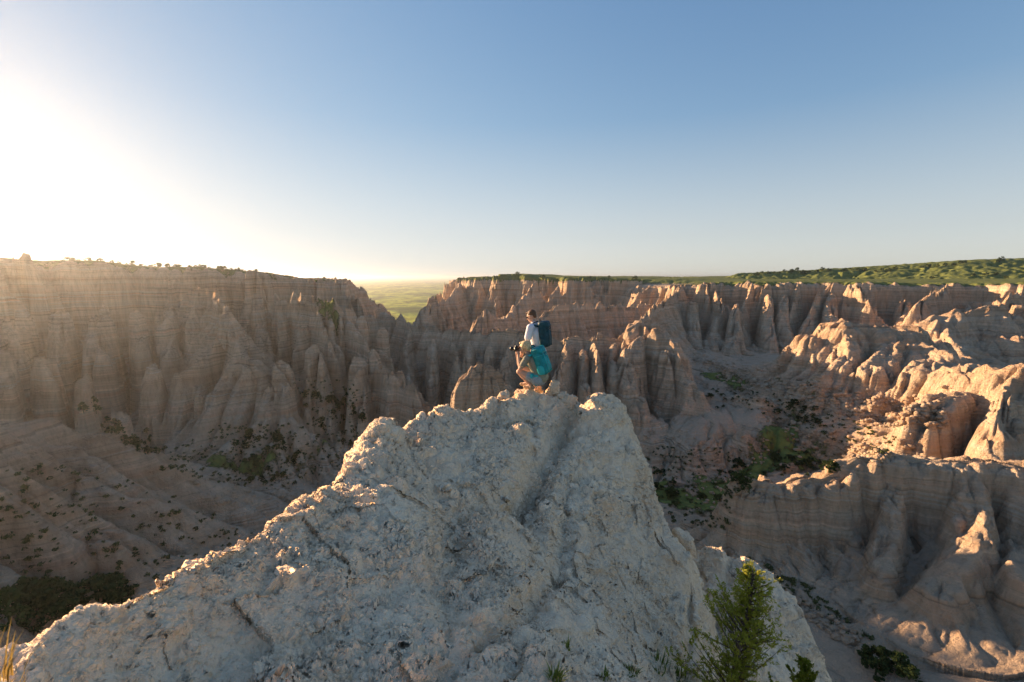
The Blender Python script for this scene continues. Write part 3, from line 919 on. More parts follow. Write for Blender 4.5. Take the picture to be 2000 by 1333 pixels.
def near_h(x, y):
    wx = x + 0.12 * fbm(x, y, 0.9, 3, 201)
    wy = y + 0.12 * fbm(x, y, 0.9, 3, 205)
    d = poly_sd(wx, wy, poly_near)
    dc = np.clip(d, 0, None)
    xc = np.clip(x, -6, 5)
    z1 = near_tps(xc, y)
    z1 = np.where(d > 1.2, np.clip(z1, -9, -1.4), z1) - 3.2 * dc * dc / (dc + 0.35)
    d2 = poly_sd(wx, wy, poly2)
    dc2 = np.clip(d2, 0, None)
    z2 = np.clip(tps2(x, y), -12, -3) - 3.6 * dc2 * dc2 / (dc2 + 0.25)
    own = z2 > z1
    z = np.maximum(z1, z2)
    ins = np.clip(-d * 2 + 0.6, 0, 1)
    # broad lumps, facets and a few runnels down the right-hand flank
    z = z + 0.13 * fbm(x, y, 1.1, 4, 211) + 0.10 * np.abs(fbm(x, y, 0.62, 2, 217)) + 0.06 * np.abs(fbm(x, y, 0.27, 3, 215)) - 0.05
    fx_, fy_ = x + 0.10 * fbm(x, y, 0.3, 2, 231), y + 0.10 * fbm(x, y, 0.3, 2, 233)
    z = z + 0.045 * facets(fx_, fy_, 0.55, 241) + 0.045 * facets(fx_, fy_, 0.24, 251) * np.clip(0.6 + 1.5 * fbm(x, y, 1.5, 2, 261), 0, 1)
    for pl, dep, wd in CARVES:
        best = np.full(x.shape, 9.0)
        for a, b in zip(pl[:-1], pl[1:]):
            dd, _ = seg_dist(wx, wy, a, b)
            best = np.minimum(best, dd)
        z = z - dep * np.exp(-(best / wd) ** 1.5)
    for c, hh, r1 in LUMPS:
        dd = np.hypot(wx - c[0], wy - c[1]) / r1
        z = z + hh * np.exp(-dd ** 3)
    g = np.abs(fbm(x * 1.0 - y * 0.35, (y + x * 0.5) * 0.35, 0.8, 2, 221))
    z = z - 0.16 * np.clip(0.22 - g, 0, 1) / 0.22 * np.clip((x + y * 0.1 + 0.6), 0, 1)
    return z, own


def build_near():
    ncol, nrow = 1450, 1500
    az0, az1 = R(-75), R(60)
    nca, nra = 120, 700
    ta = np.linspace(az0, az1, nca)
    ra = np.exp(np.linspace(math.log(0.9), math.log(26), nra))
    T, RR = np.meshgrid(ta, ra)
    za, _ = near_h(np.sin(T) * RR, np.cos(T) * RR)
    dr = np.diff(RR, axis=0)
    dz = np.diff(za, axis=0)
    rm = np.hypot(RR, za)[:-1]
    el = np.arctan2(za, RR)
    run = np.maximum.accumulate(el, axis=0)
    vis = (el >= run - 0.03)[:-1]
    w = np.sqrt((dr * 0.6) ** 2 + dz ** 2) / rm * np.where(vis, 1.0, 0.05) + 0.08 * dr / rm
    wp = np.pad(w, ((0, 0), (6, 6)), 'edge')
    kern = np.exp(-np.arange(-6, 7) ** 2 / (2 * 2.0 ** 2))
    kern /= kern.sum()
    ws = sum(kern[i] * wp[:, i:i + nca] for i in range(13))
    cum = np.vstack([np.zeros((1, nca)), np.cumsum(ws, 0)])
    cum /= cum[-1]
    tgt = np.linspace(0, 1, nrow)
    rows = np.stack([np.interp(tgt, cum[:, j], ra) for j in range(nca)], 1)
    tf = np.linspace(az0, az1, ncol)
    u = (tf - az0) / (az1 - az0) * (nca - 1)
    i0 = np.clip(u.astype(int), 0, nca - 2)
    fu = u - i0
    rf = rows[:, i0] * (1 - fu) + rows[:, i0 + 1] * fu
    x = (np.sin(tf)[None, :] * rf).ravel()
    y = (np.cos(tf)[None, :] * rf).ravel()
    z, own = near_h(x, y)
    q = grid_quads(nrow, ncol)
    co = np.stack([x, y, z], 1)
    keep = z[q[:, 0]] > -48
    q = q[keep]
    o = own[q[:, 0]]
    for sel, nm, lab in ((~o, "rock_ridge", "pale crumbly rock ridge in the foreground, carrying the two hikers"), (o, "rock_crag", "pale crag behind the juniper, split off by a dark crack")):
        f = q[sel]
        idx, inv = np.unique(f.ravel(), return_inverse=True)
        ob = mesh_np(nm, co[idx], inv.reshape(-1, 4), M_CHALK)
        ob['kind'] = 'structure'
        ob['label'] = lab


build_near()

# ------------------------------------------------------------------ air
def haze():
    m = bpy.data.materials.new("pale_air")
    m.use_nodes = True
    nt = m.node_tree
    nt.nodes.clear()
    o = nt.nodes.new('ShaderNodeOutputMaterial')
    v = nt.nodes.new('ShaderNodeVolumePrincipled')
    v.inputs['Color'].default_value = (0.95, 0.95, 0.95, 1)
    v.inputs['Density'].default_value = 0.00012
    v.inputs['Anisotropy'].default_value = 0.78
    nt.links.new(v.outputs[0], o.inputs['Volume'])
    bm = bmesh.new()
    bmesh.ops.create_cube(bm, size=1.0)
    for w in bm.verts:
        w.co = ((w.co.x) * 50000, w.co.y * 50000, 35 if w.co.z > 0 else -96)
    me = bpy.data.meshes.new("haze")
    bm.to_mesh(me)
    me.materials.append(m)
    ob = bpy.data.objects.new("haze", me)
    COL.objects.link(ob)
    ob['kind'] = 'stuff'


haze()
#OBJECTS#
# ------------------------------------------------------------------ object helpers
def thing(name, label, cat, loc=(0, 0, 0), group=None):
    o = bpy.data.objects.new(name, None)
    COL.objects.link(o)
    o.location = loc
    o.empty_display_size = 0.2
    o['label'] = label
    o['category'] = cat
    if group:
        o['group'] = group
    return o


def tag(o, label, cat, group=None, kind=None):
    o['label'] = label
    if cat:
        o['category'] = cat
    if group:
        o['group'] = group
    if kind:
        o['kind'] = kind
    return o


def simple_mat(name, col, rough=0.8, var=0.25, scale=8.0, bump=0.0, trans=0.0, spec=0.3):
    m, nt, bs, out = new_mat(name)
    tc = nt.nodes.new('ShaderNodeTexCoord').outputs['Object']
    n = noise_n(nt, tc, scale, 4, 0.6)
    lo = tuple(c * (1 - var) for c in col)
    hi = tuple(min(1, c * (1 + var)) for c in col)
    nt.links.new(ramp(nt, n, [(0.35, lo), (0.65, hi)]), bs.inputs['Base Color'])
    bs.inputs['Roughness'].default_value = rough
    bs.inputs['Specular IOR Level'].default_value = spec
    if bump:
        bp = N(nt, 'ShaderNodeBump')
        bp.inputs['Strength'].default_value = 0.6
        bp.inputs['Distance'].default_value = bump
        nt.links.new(noise_n(nt, tc, scale * 3, 5, 0.6), bp.inputs['Height'])
        nt.links.new(bp.outputs[0], bs.inputs['Normal'])
    return m


def leaf_mat(name, a, b, trans=0.35):
    m, nt, bs, out = new_mat(name)
    tc = nt.nodes.new('ShaderNodeTexCoord').outputs['Object']
    n = noise_n(nt, tc, 3.0, 3, 0.6)
    oi = nt.nodes.new('ShaderNodeObjectInfo')
    f = math_n(nt, 'ADD', n, math_n(nt, 'MULTIPLY', math_n(nt, 'SUBTRACT', oi.outputs['Random'], 0.5), 0.5))
    c = ramp(nt, f, [(0.3, a), (0.7, b)])
    nt.links.new(c, bs.inputs['Base Color'])
    bs.inputs['Roughness'].default_value = 0.8
    bs.inputs['Specular IOR Level'].default_value = 0.1
    tr = nt.nodes.new('ShaderNodeBsdfTranslucent')
    nt.links.new(c, tr.inputs['Color'])
    mx = nt.nodes.new('ShaderNodeMixShader')
    mx.inputs[0].default_value = trans
    nt.links.new(bs.outputs[0], mx.inputs[1])
    nt.links.new(tr.outputs[0], mx.inputs[2])
    nt.links.new(mx.outputs[0], out.inputs['Surface'])
    return m


M_JUN = leaf_mat("juniper_foliage", (0.035, 0.055, 0.018), (0.075, 0.10, 0.03))
M_NEARJ = leaf_mat("near_juniper_foliage", (0.22, 0.24, 0.03), (0.42, 0.40, 0.06), 0.55)
M_SHRUB = leaf_mat("scrub_foliage", (0.06, 0.075, 0.03), (0.12, 0.13, 0.05))
M_BARK = simple_mat("bark", (0.16, 0.11, 0.08), 0.9, 0.3, 20, 0.01)
M_GRASS = leaf_mat("green_weed", (0.13, 0.17, 0.03), (0.24, 0.27, 0.06), 0.4)
M_DRY = leaf_mat("dry_grass_blades", (0.30, 0.20, 0.06), (0.42, 0.30, 0.10), 0.45)


def quads_cloud(centers, u, v):
    """leaf quads: centre +- u +- v"""
    n = len(centers)
    co = np.empty((n, 4, 3))
    co[:, 0] = centers - u - v
    co[:, 1] = centers + u - v * 0.6
    co[:, 2] = centers + u * 0.5 + v
    co[:, 3] = centers - u * 0.7 + v * 0.8
    return co.reshape(-1, 3), np.arange(n * 4).reshape(-1, 4)


def crown_cloud(rs, nclump, per, rad, height_, leaf, conical=0.0, base=0.1):
    cs_ = []
    for k in range(nclump):
        t = rs.rand() ** 0.8
        rr = rad * ((1 - t) ** 0.7 * conical + (1 - conical) * math.sqrt(max(0.0, 1 - (2 * t - 0.75) ** 2 / 1.6)))
        a = rs.rand() * 6.283
        q = rr * (0.35 + 0.65 * rs.rand() ** 0.5) * (0.75 + 0.5 * rs.rand())
        c = np.array([math.cos(a) * q, math.sin(a) * q, base + t * height_])
        r = rad * (0.14 + 0.22 * rs.rand())
        d = rs.normal(size=(per, 3))
        d /= np.linalg.norm(d, axis=1)[:, None]
        cs_.append(c + d * r * (rs.rand(per, 1) ** 0.45) * np.array([1, 1, 0.75]))
    c = np.concatenate(cs_)
    n = len(c)
    u = rs.normal(size=(n, 3))
    u /= np.linalg.norm(u, axis=1)[:, None]
    w = rs.normal(size=(n, 3))
    v = np.cross(u, w)
    v /= np.linalg.norm(v, axis=1)[:, None]
    s_ = leaf * (0.6 + 0.8 * rs.rand(n, 1))
    return quads_cloud(c, u * s_ * 0.5, v * s_ * 0.35)


def tube(bm, pts, radii, seg=8):
    rings = []
    up = Vector((0.31, 0.17, 0.93))
    for i, p in enumerate(pts):
        a = Vector(pts[max(i - 1, 0)])
        b = Vector(pts[min(i + 1, len(pts) - 1)])
        t = (b - a).normalized()
        x = t.cross(up).normalized() if abs(t.dot(up)) < 0.98 else t.cross(Vector((1, 0, 0))).normalized()
        y = t.cross(x)
        rings.append([bm.verts.new(Vector(p) + (x * math.cos(k / seg * 6.28318) + y * math.sin(k / seg * 6.28318)) * radii[i]) for k in range(seg)])
    for r0, r1 in zip(rings[:-1], rings[1:]):
        for k in range(seg):
            bm.faces.new((r0[k], r0[(k + 1) % seg], r1[(k + 1) % seg], r1[k]))
    bm.faces.new(rings[0][::-1])
    bm.faces.new(rings[-1])


def bm_obj(name, bm, mat, parent=None, smooth=True):
    me = bpy.data.meshes.new(name)
    bmesh.ops.recalc_face_normals(bm, faces=bm.faces)
    bm.to_mesh(me)
    bm.free()
    if smooth:
        me.polygons.foreach_set("use_smooth", np.ones(len(me.polygons), bool))
    if mat:
        me.materials.append(mat)
    o = bpy.data.objects.new(name, me)
    COL.objects.link(o)
    if parent:
        o.parent = parent
    return o


# ------------------------------------------------------------------ finding the ground
def hits(pix, far=700):
    """canyon ground points seen at photo pixels"""
    D = np.exp(np.linspace(math.log(25), math.log(far), 900))
    out = []
    rs_ = [ray(*p) for p in pix]
    A = np.array(rs_)
    X = A[:, 0:1] / A[:, 1:2] * D
    Y = np.broadcast_to(D, X.shape)
    Z = A[:, 2:3] / A[:, 1:2] * D
    H, _, _ = height(X.ravel().copy(), Y.ravel().copy())
    H = H.reshape(X.shape)
    below = H >= Z
    k = np.argmax(below, axis=1)
    res = []
    for i in range(len(pix)):
        if below[i].any() and k[i] > 0:
            res.append((X[i, k[i]], D[k[i]], H[i, k[i]]))
        else:
            res.append(None)
    return res


def ground(x, y):
    return float(height(np.array([x, x]), np.array([y, y]))[0][0])


# ------------------------------------------------------------------ junipers and shrubs in the canyon
def juniper_mesh(k, conical):
    rs = np.random.RandomState(100 + k)
    co, q = crown_cloud(rs, 26, 26, 0.5, 0.85, 0.11, conical, 0.08)
    # a short stem inside the same small mesh
    base = len(co)
    st = []
    for z_ in (-0.3, 0.75):
        for a in range(4):
            st.append((0.04 * math.cos(a * 1.57), 0.04 * math.sin(a * 1.57), z_))
    sq = [[base + a, base + (a + 1) % 4, base + 4 + (a + 1) % 4, base + 4 + a] for a in range(4)]
    return np.vstack([co, st]), np.vstack([q, sq])


JUN = []
for k in range(6):
    co, q = juniper_mesh(k, 0.15 if k < 3 else 0.75)
    me = mesh_np("juniper_shrub", co, q, M_JUN, False)
    md = me.data
    bpy.data.objects.remove(me)
    JUN.append(md)


ONES = ["", "first", "second", "third", "fourth", "fifth", "sixth", "seventh", "eighth", "ninth", "tenth", "eleventh", "twelfth", "thirteenth", "fourteenth", "fifteenth", "sixteenth", "seventeenth", "eighteenth", "nineteenth"]
TENS = {2: "twent", 3: "thirt", 4: "fort", 5: "fift", 6: "sixt", 7: "sevent", 8: "eight"}


def ordinal(n):
    if n < 20:
        return ONES[n]
    t, r = divmod(n, 10)
    return TENS[t] + ("ieth" if r == 0 else "y-" + ONES[r])


def hidden_by_ridge(p):
    n = 160
    f = np.linspace(0.9 / p[1], min(1, 26 / p[1]), n)
    H, _ = near_h(p[0] * f, p[1] * f)
    return bool((H > (p[2] + 1.0) * f).any())


def zone(name, label, cat, group, pts, smin, smax_, kinds=(0, 1, 2, 3, 4, 5), sink=0.1, zs=1.0, seed=1):
    r = random.Random(seed)
    pts = [p for p in pts if p is not None and not hidden_by_ridge(p)]
    pts.sort(key=lambda p: p[0] / p[1])
    for n, p in enumerate(pts):
        o = bpy.data.objects.new(name, JUN[r.choice(kinds)])
        s_ = smin + (smax_ - smin) * r.random() ** 1.6
        o.location = (p[0], p[1], p[2] - sink * s_)
        o.rotation_euler = (0, 0, r.uniform(0, 6.28))
        o.scale = (s_ * r.uniform(0.9, 1.25), s_ * r.uniform(0.9, 1.25), s_ * zs * r.uniform(0.8, 1.2))
        COL.objects.link(o)
        tag(o, label % ordinal(n + 1), cat, group)
    return len(pts)


def scatter(poly, n, seed):
    r = random.Random(seed)
    xs = [p[0] for p in poly]
    ys = [p[1] for p in poly]
    out = []
    while len(out) < n:
        x, y = r.uniform(min(xs), max(xs)), r.uniform(min(ys), max(ys))
        ins = False
        for i in range(len(poly)):
            a, b = poly[i], poly[(i + 1) % len(poly)]
            if (a[1] > y) != (b[1] > y) and x < (b[0] - a[0]) * (y - a[1]) / (b[1] - a[1]) + a[0]:
                ins = not ins
        if ins:
            out.append((x, y))
    return out


def rim_pts(pl):
    """points a few metres in from the left rim, seen along the given photo columns"""
    out = []
    for px, back in pl:
        D0 = float(np.interp(px, [0, 130, 300, 460, 560, 640], [190, 212, 232, 242, 246, 250]))
        x, y, z = ray(px, 541)
        DD = D0 + np.arange(back, 46, 1.5)
        H = height(x / y * DD, DD)[0]
        k = int(np.argmax(H / DD))
        out.append((x / y * DD[k], DD[k], H[k]))
    return out


nj = 0
nj += zone("juniper_shrub", "%s dark shrub from the left on the shaded talus below the left cliffs", "shrub", "junipers on the left talus slope",
           hits(scatter([(470, 850), (540, 850), (600, 880), (560, 940), (480, 950), (440, 900)], 34, 3) + scatter([(600, 770), (680, 780), (720, 830), (680, 890), (640, 860), (590, 800)], 34, 4)), 1.2, 2.8, seed=3)
nj += zone("juniper_shrub", "%s shrub from the left on the slope behind the left clay hill", "shrub", "junipers behind the left hill",
           hits(scatter([(150, 790), (260, 850), (330, 880), (320, 930), (260, 880), (160, 830)], 30, 5)), 1.2, 2.6, seed=4)
nj += zone("juniper_shrub", "%s low bush from the left on the face of the shaded clay hill", "shrub", "scrub on the left clay hill",
           hits(scatter([(60, 950), (300, 980), (470, 1040), (430, 1130), (200, 1150), (20, 1100)], 18, 6)), 0.5, 1.3, kinds=(0, 1, 2), zs=0.6, seed=5)
nj += zone("juniper_tree", "%s big juniper from the left in the dark thicket at bottom left", "tree", "junipers in the bottom left thicket",
           hits([(60, 1200), (110, 1180), (150, 1190), (190, 1175), (225, 1165), (240, 1190), (130, 1215), (20, 1220), (85, 1225), (200, 1215)]), 3.6, 5.5, seed=6)
nj += zone("juniper_tree", "%s juniper from the left on the skyline of the glowing left rim", "tree", "junipers along the left rim skyline",
           rim_pts([(x, 5) for x in (140, 158, 176, 200, 222, 236, 250, 262, 280, 296, 310, 330, 345, 352, 372, 384, 392, 400, 410, 428, 434, 440, 452, 460, 466, 476, 488, 500)]), 2.2, 5.0, kinds=(0, 1, 2, 3, 4, 5), sink=0.28, zs=0.75, seed=7)
nj += zone("juniper_shrub", "%s green bush from the left in the wash on the right canyon floor", "shrub", "bushes along the right-hand wash",
           hits(scatter([(1380, 770), (1450, 770), (1460, 800), (1400, 800)], 7, 8) + scatter([(1480, 775), (1600, 800), (1640, 825), (1560, 830), (1500, 805)], 20, 9)
                + scatter([(1350, 930), (1440, 900), (1500, 930), (1440, 990), (1350, 980)], 18, 10) + scatter([(1270, 900), (1330, 960), (1350, 1010), (1290, 980)], 12, 11) + scatter([(1500, 880), (1620, 890), (1620, 925), (1520, 925)], 14, 12)), 1.2, 2.8, kinds=(0, 1, 2), zs=0.75, seed=8)
nj += zone("juniper_shrub", "%s round bush from the left on the grassy rim above the right wall", "shrub", "bushes along the right rim skyline",
           hits([(x, y) for x, y in [(1478, 538), (1488, 534), (1500, 536), (1512, 534), (1522, 536), (1532, 532), (1545, 535), (1556, 532), (1568, 536), (1580, 533), (1596, 532), (1606, 530), (1618, 531), (1650, 530), (1662, 529), (1675, 530), (1688, 530),
                                     (1710, 532), (1722, 530), (1735, 531), (1748, 528), (1800, 525), (1812, 524), (1830, 522), (1846, 520), (1862, 520), (1876, 516), (1884, 514), (1950, 512), (1955, 510), (1900, 540), (1925, 538), (1945, 540), (1965, 545), (1820, 545), (1240, 546), (1190, 544), (1152, 545), (1060, 543), (1010, 541)]], 900), 3.0, 6.0, kinds=(0, 1, 2), zs=0.8, seed=9)
nj += zone("juniper_tree", "%s dark juniper from the left on the shaded sand at bottom right", "tree", "junipers on the bottom right sand",
           hits([(1690, 1290), (1720, 1300), (1750, 1310), (1775, 1330), (1710, 1320)]), 2.2, 3.0, seed=10)
print("junipers", nj)


# ------------------------------------------------------------------ tiny scrub and rubble (uncountable)
def scrub():
    rs = np.random.RandomState(21)
    pix = scatter([(440, 830), (560, 830), (700, 830), (700, 900), (560, 960), (440, 950), (330, 920), (330, 880)], 420, 22) + scatter([(0, 900), (250, 930), (480, 1040), (560, 1000), (500, 1090), (380, 1120), (200, 1150), (0, 1150)], 190, 23) \
        + scatter([(1250, 870), (1500, 880), (1640, 880), (1640, 930), (1450, 930), (1420, 1040), (1300, 1020)], 260, 24) + scatter([(1440, 1080), (1600, 1160), (1720, 1260), (1640, 1240), (1500, 1130)], 60, 25) \
        + scatter([(1380, 760), (1520, 770), (1760, 860), (1720, 900), (1500, 820)], 160, 26) + scatter([(560, 740), (720, 760), (720, 830), (640, 830)], 100, 27)
    cc, qq = [], []
    nb = 0
    for p in hits(pix):
        if p is None:
            continue
        s_ = rs.uniform(0.35, 1.0)
        n = 26
        d = rs.normal(size=(n, 3))
        d /= np.linalg.norm(d, axis=1)[:, None]
        c = np.array(p) + d * s_ * 0.5 * rs.rand(n, 1) ** 0.4 * np.array([1.1, 1.1, 0.7]) + np.array([0, 0, s_ * 0.2])
        u = rs.normal(size=(n, 3)) * 0.11 * s_
        v = rs.normal(size=(n, 3)) * 0.13 * s_
        co, q = quads_cloud(c, u, v)
        cc.append(co)
        qq.append(q + nb)
        nb += len(co)
    o = mesh_np("scrub", np.vstack(cc), np.vstack(qq), M_SHRUB, False)
    tag(o, "tiny dry scrub speckling the canyon slopes and floor", None, kind='stuff')


scrub()


def rock_template(sub, seed, facet=0.5):
    bm = bmesh.new()
    bmesh.ops.create_icosphere(bm, subdivisions=sub, radius=1.0)
    co = np.array([v.co[:] for v in bm.verts])
    f = np.array([[v.index for v in fc.verts] for fc in bm.faces])
    bm.free()
    rs = np.random.RandomState(seed)
    # chop with random planes: angular block
    for _ in range(int(9 * facet) + 4):
        nrm = rs.normal(size=3)
        nrm /= np.linalg.norm(nrm)
        h_ = rs.uniform(0.55, 0.85)
        dd = co @ nrm - h_
        co = co - np.clip(dd, 0, None)[:, None] * nrm * 0.9
    return co, f


def rubble():
    rs = np.random.RandomState(31)
    T = [rock_template(2, 40 + k, 0.9) for k in range(6)]
    pts = []
    for pix, hh, run_ in BENCHES[:3]:
        pp = [PZ(*a) for a in pix]
        half = pp[:len(pp) // 2 + 1]
        for a, b in zip(half[:-1], half[1:]):
            L = math.hypot(b[0] - a[0], b[1] - a[1])
            for _ in range(int(L * 5.0)):
                t = rs.rand()
                pts.append((a[0] + (b[0] - a[0]) * t + rs.normal() * 3.0, a[1] + (b[1] - a[1]) * t + rs.normal() * 3.5, rs.uniform(0.3, 1.2)))
    for p in hits(scatter([(1500, 745), (1650, 760), (1850, 800), (1850, 840), (1700, 835), (1560, 790)], 420, 33)):
        if p:
            pts.append((p[0], p[1], rs.uniform(0.25, 1.15)))
    for p in hits(scatter([(1250, 840), (1500, 860), (1500, 920), (1400, 1000), (1300, 960)], 260, 34) + scatter([(1480, 1120), (1700, 1250), (1680, 1280), (1480, 1150)], 160, 35)
                  + scatter([(350, 930), (700, 920), (600, 1000), (480, 1060)], 160, 36) + scatter([(1560, 840), (1740, 890), (1720, 915), (1560, 850)], 160, 37)):
        if p:
            pts.append((p[0], p[1], rs.uniform(0.25, 0.8)))
    X = np.array([p[0] for p in pts])
    Y = np.array([p[1] for p in pts])
    H, _, _ = height(X, Y)
    cc, ff = [], []
    nb = 0
    for i, p in enumerate(pts):
        co, f = T[rs.randint(6)]
        a = rs.rand() * 6.28
        c_, s_ = math.cos(a), math.sin(a)
        q = co * np.array([1, 0.75, 0.6]) * p[2] * rs.uniform(0.7, 1.1, 3)
        q = np.stack([q[:, 0] * c_ - q[:, 1] * s_, q[:, 0] * s_ + q[:, 1] * c_, q[:, 2]], 1)
        cc.append(q + np.array([p[0], p[1], H[i] + p[2] * 0.12]))
        ff.append(f + nb)
        nb += len(co)
    o = mesh_np("rubble", np.vstack(cc), np.vstack(ff), M_BAD, False)
    tag(o, "crumbled blocks strewn along the terraces and washes", None, kind='stuff')


rubble()

# ------------------------------------------------------------------ boulders on the near ridge
def boulder(loc, size, seed, label, rot=0.0, mat=None, top=0.0):
    co, f = rock_template(5, seed, 0.6)
    n = fbm(co[:, 0] * 3 + co[:, 2] * 2, co[:, 1] * 3 - co[:, 2] * 1.3, 1.6, 4, seed)
    co = co * (1 + 0.13 * n[:, None])
    co = co * np.array(size)
    c_, s_ = math.cos(rot), math.sin(rot)
    co = np.stack([co[:, 0] * c_ - co[:, 1] * s_, co[:, 0] * s_ + co[:, 1] * c_, co[:, 2]], 1)
    o = mesh_np("boulder", co, f, mat or M_CHALK)
    o.location = loc
    tag(o, label, "boulder")
    return o


boulder(P(1080, 762, 9.15), (0.19, 0.20, 0.23), 3, "rounded sunlit boulder just right of the crouching hiker", 0.3)
boulder(P(1112, 790, 8.95), (0.20, 0.24, 0.24), 5, "larger split boulder below the round one at the cleft", 1.1)
boulder(P(1096, 778, 9.05), (0.14, 0.16, 0.13), 8, "small block wedged between the two boulders by the hikers", 2.0)
boulder(P(985, 772, 8.5), (0.13, 0.12, 0.10), 9, "small orange stone on the ridge left of the hikers' feet", 0.7)
boulder(P(752, 862, 6.05), (0.26, 0.24, 0.19), 12, "pale knobbly block perched on the left shoulder of the ridge", 0.2)
boulder(P(385, 1116, 2.85), (0.055, 0.06, 0.035), 14, "small tilted stone on the lower left edge of the ridge", 0.9)
boulder(P(1022, 768, 9.08), (0.20, 0.13, 0.13), 21, "flat warm slab under the crouching person's front foot", 0.2)
boulder(P(1335, 1068, 7.6), (0.18, 0.28, 0.36), 17, "narrow leaning block behind the ridge's right flank", 0.5)


# ------------------------------------------------------------------ near juniper
def near_juniper(name, label, base, H_, rad, seed, nbr, dens):
    rs = np.random.RandomState(seed)
    t = thing(name, label, "tree", base)
    bm = bmesh.new()
    tr = []
    for i in range(9):
        f_ = i / 8
        tr.append((0.05 * math.sin(f_ * 5 + seed) * H_ * 0.5, 0.04 * math.cos(f_ * 4) * H_ * 0.5, f_ * H_ * 0.97))
    tube(bm, tr, [0.035 * H_ * 0.5 * (1 - 0.9 * i / 8) + 0.002 for i in range(9)], 8)
    C, U, V = [], [], []
    for b in range(nbr):
        f_ = 0.05 + 0.93 * (b + rs.rand()) / nbr
        az = rs.rand() * 6.283
        i = f_ * 8
        k = min(int(i), 7)
        p0 = np.array(tr[k]) * (1 - (i - k)) + np.array(tr[k + 1]) * (i - k)
        prof = (1 - f_) ** 0.75 * (0.75 + 0.35 * math.sin(f_ * 19 + seed)) + 0.07
        L = rad * prof * rs.uniform(0.35, 1.4)
        up = rs.uniform(0.35, 1.1)
        d = np.array([math.cos(az), math.sin(az), up])
        d /= np.linalg.norm(d)
        pts = [p0 + d * L * s_ + np.array([0, 0, 0.12 * L * s_ * s_]) for s_ in (0, 0.33, 0.66, 1.0)]
        tube(bm, [tuple(p) for p in pts], [0.008 * H_ * 0.5, 0.006 * H_ * 0.5, 0.004 * H_ * 0.5, 0.0015], 5)
        ns = max(4, int(L / rad * 13))
        for s_ in range(ns):
            q = rs.uniform(0.25, 1.05)
            p = p0 + d * L * q + np.array([0, 0, 0.12 * L * q * q])
            sd = d * 0.7 + rs.normal(size=3) * 0.55 + np.array([0, 0, 0.35])
            sd /= np.linalg.norm(sd)
            sl_ = 0.085 * H_ * 0.5 * rs.uniform(0.6, 1.4)
            for l in range(dens):
                q2 = rs.rand()
                c = p + sd * sl_ * q2 + rs.normal(size=3) * 0.007
                ld = sd + rs.normal(size=3) * 0.7
                ld /= np.linalg.norm(ld)
                w = np.cross(ld, rs.normal(size=3))
                w /= np.linalg.norm(w)
                C.append(c)
                U.append(w * 0.0042 * rs.uniform(0.8, 1.6))
                V.append(ld * 0.012 * rs.uniform(0.7, 1.5))
    bm_obj("trunk", bm, M_BARK, t)
    co, q = quads_cloud(np.array(C), np.array(U), np.array(V))
    o = mesh_np("crown", co, q, M_NEARJ, False)
    o.parent = t
    return t


near_juniper("juniper_tree", "young yellow-green juniper growing before the crag at bottom right", P(1432, 1440, 4.3), 2.05, 0.66, 3, 210, 17)
near_juniper("juniper_sapling", "little juniper sprig right of the young yellow-green juniper", P(1555, 1420, 4.8), 0.95, 0.34, 5, 80, 20)


def weed(base, n, h_, mat, label, name, seed, spread=0.06, cat="plant", w_=0.004):
    rs = np.random.RandomState(seed)
    co, q = [], []
    for i in range(n):
        a = rs.rand() * 6.283
        r = spread * rs.rand() ** 0.5
        b = np.array([math.cos(a) * r, math.sin(a) * r, -0.02])
        L = h_ * rs.uniform(0.5, 1.1)
        lean = np.array([math.cos(a), math.sin(a), 0]) * rs.uniform(0.05, 0.6) + rs.normal(size=3) * 0.08
        wv = np.cross(lean, (0, 0, 1))
        wv = wv / (np.linalg.norm(wv) + 1e-6) * w_
        k0 = len(co)
        for s_ in range(5):
            f_ = s_ / 4
            p = b + np.array([0, 0, L * (f_ - 0.25 * f_ * f_)]) + lean * L * f_ * f_
            ww = wv * (1 - f_ * 0.85) * (1.6 if 0 < s_ < 4 else 1)
            co += [p - ww, p + ww]
        for s_ in range(4):
            q.append([k0 + 2 * s_, k0 + 2 * s_ + 1, k0 + 2 * s_ + 3, k0 + 2 * s_ + 2])
    o = mesh_np(name, np.array(co), np.array(q), mat, False)
    o.location = base
    tag(o, label, cat)
    return o


def near_hit(px, py):
    D = np.linspace(1.2, 12, 2500)
    x, y, z = ray(px, py)
    X, Z = x / y * D, z / y * D
    H, _ = near_h(X, D)
    b = H >= Z
    k = int(np.argmax(b))
    return (X[k], D[k], H[k])


weed(near_hit(1085, 1325), 60, 0.10, M_GRASS, "bright green weed tuft on the rock at bottom centre", "weed", 1, 0.05)
weed(near_hit(1108, 1265), 26, 0.09, M_GRASS, "thin yellow-green sprig just above the bottom centre tuft", "weed", 2, 0.03)
weed(near_hit(1180, 1322), 22, 0.07, M_GRASS, "tiny weed on the rock left of the pale green cluster", "weed", 3, 0.04)
weed(near_hit(1232, 1315), 40, 0.10, M_GRASS, "small low weed on the lower right flank of the ridge", "weed", 4, 0.06)
weed(near_hit(1285, 1300), 70, 0.16, M_GRASS, "spreading pale weed at the foot of the right flank, beside the juniper", "weed", 5, 0.12)
weed(near_hit(1325, 1325), 60, 0.14, M_GRASS, "darker weed clump right beside the young juniper", "weed", 6, 0.1)
gb = P(-30, 1330, 1.35)
weed((gb[0], gb[1], gb[2] - 0.05), 90, 0.20, M_DRY, "blurred orange dry grass tuft at the bottom left corner", "dry_grass", 7, 0.10, "grass", 0.0025)

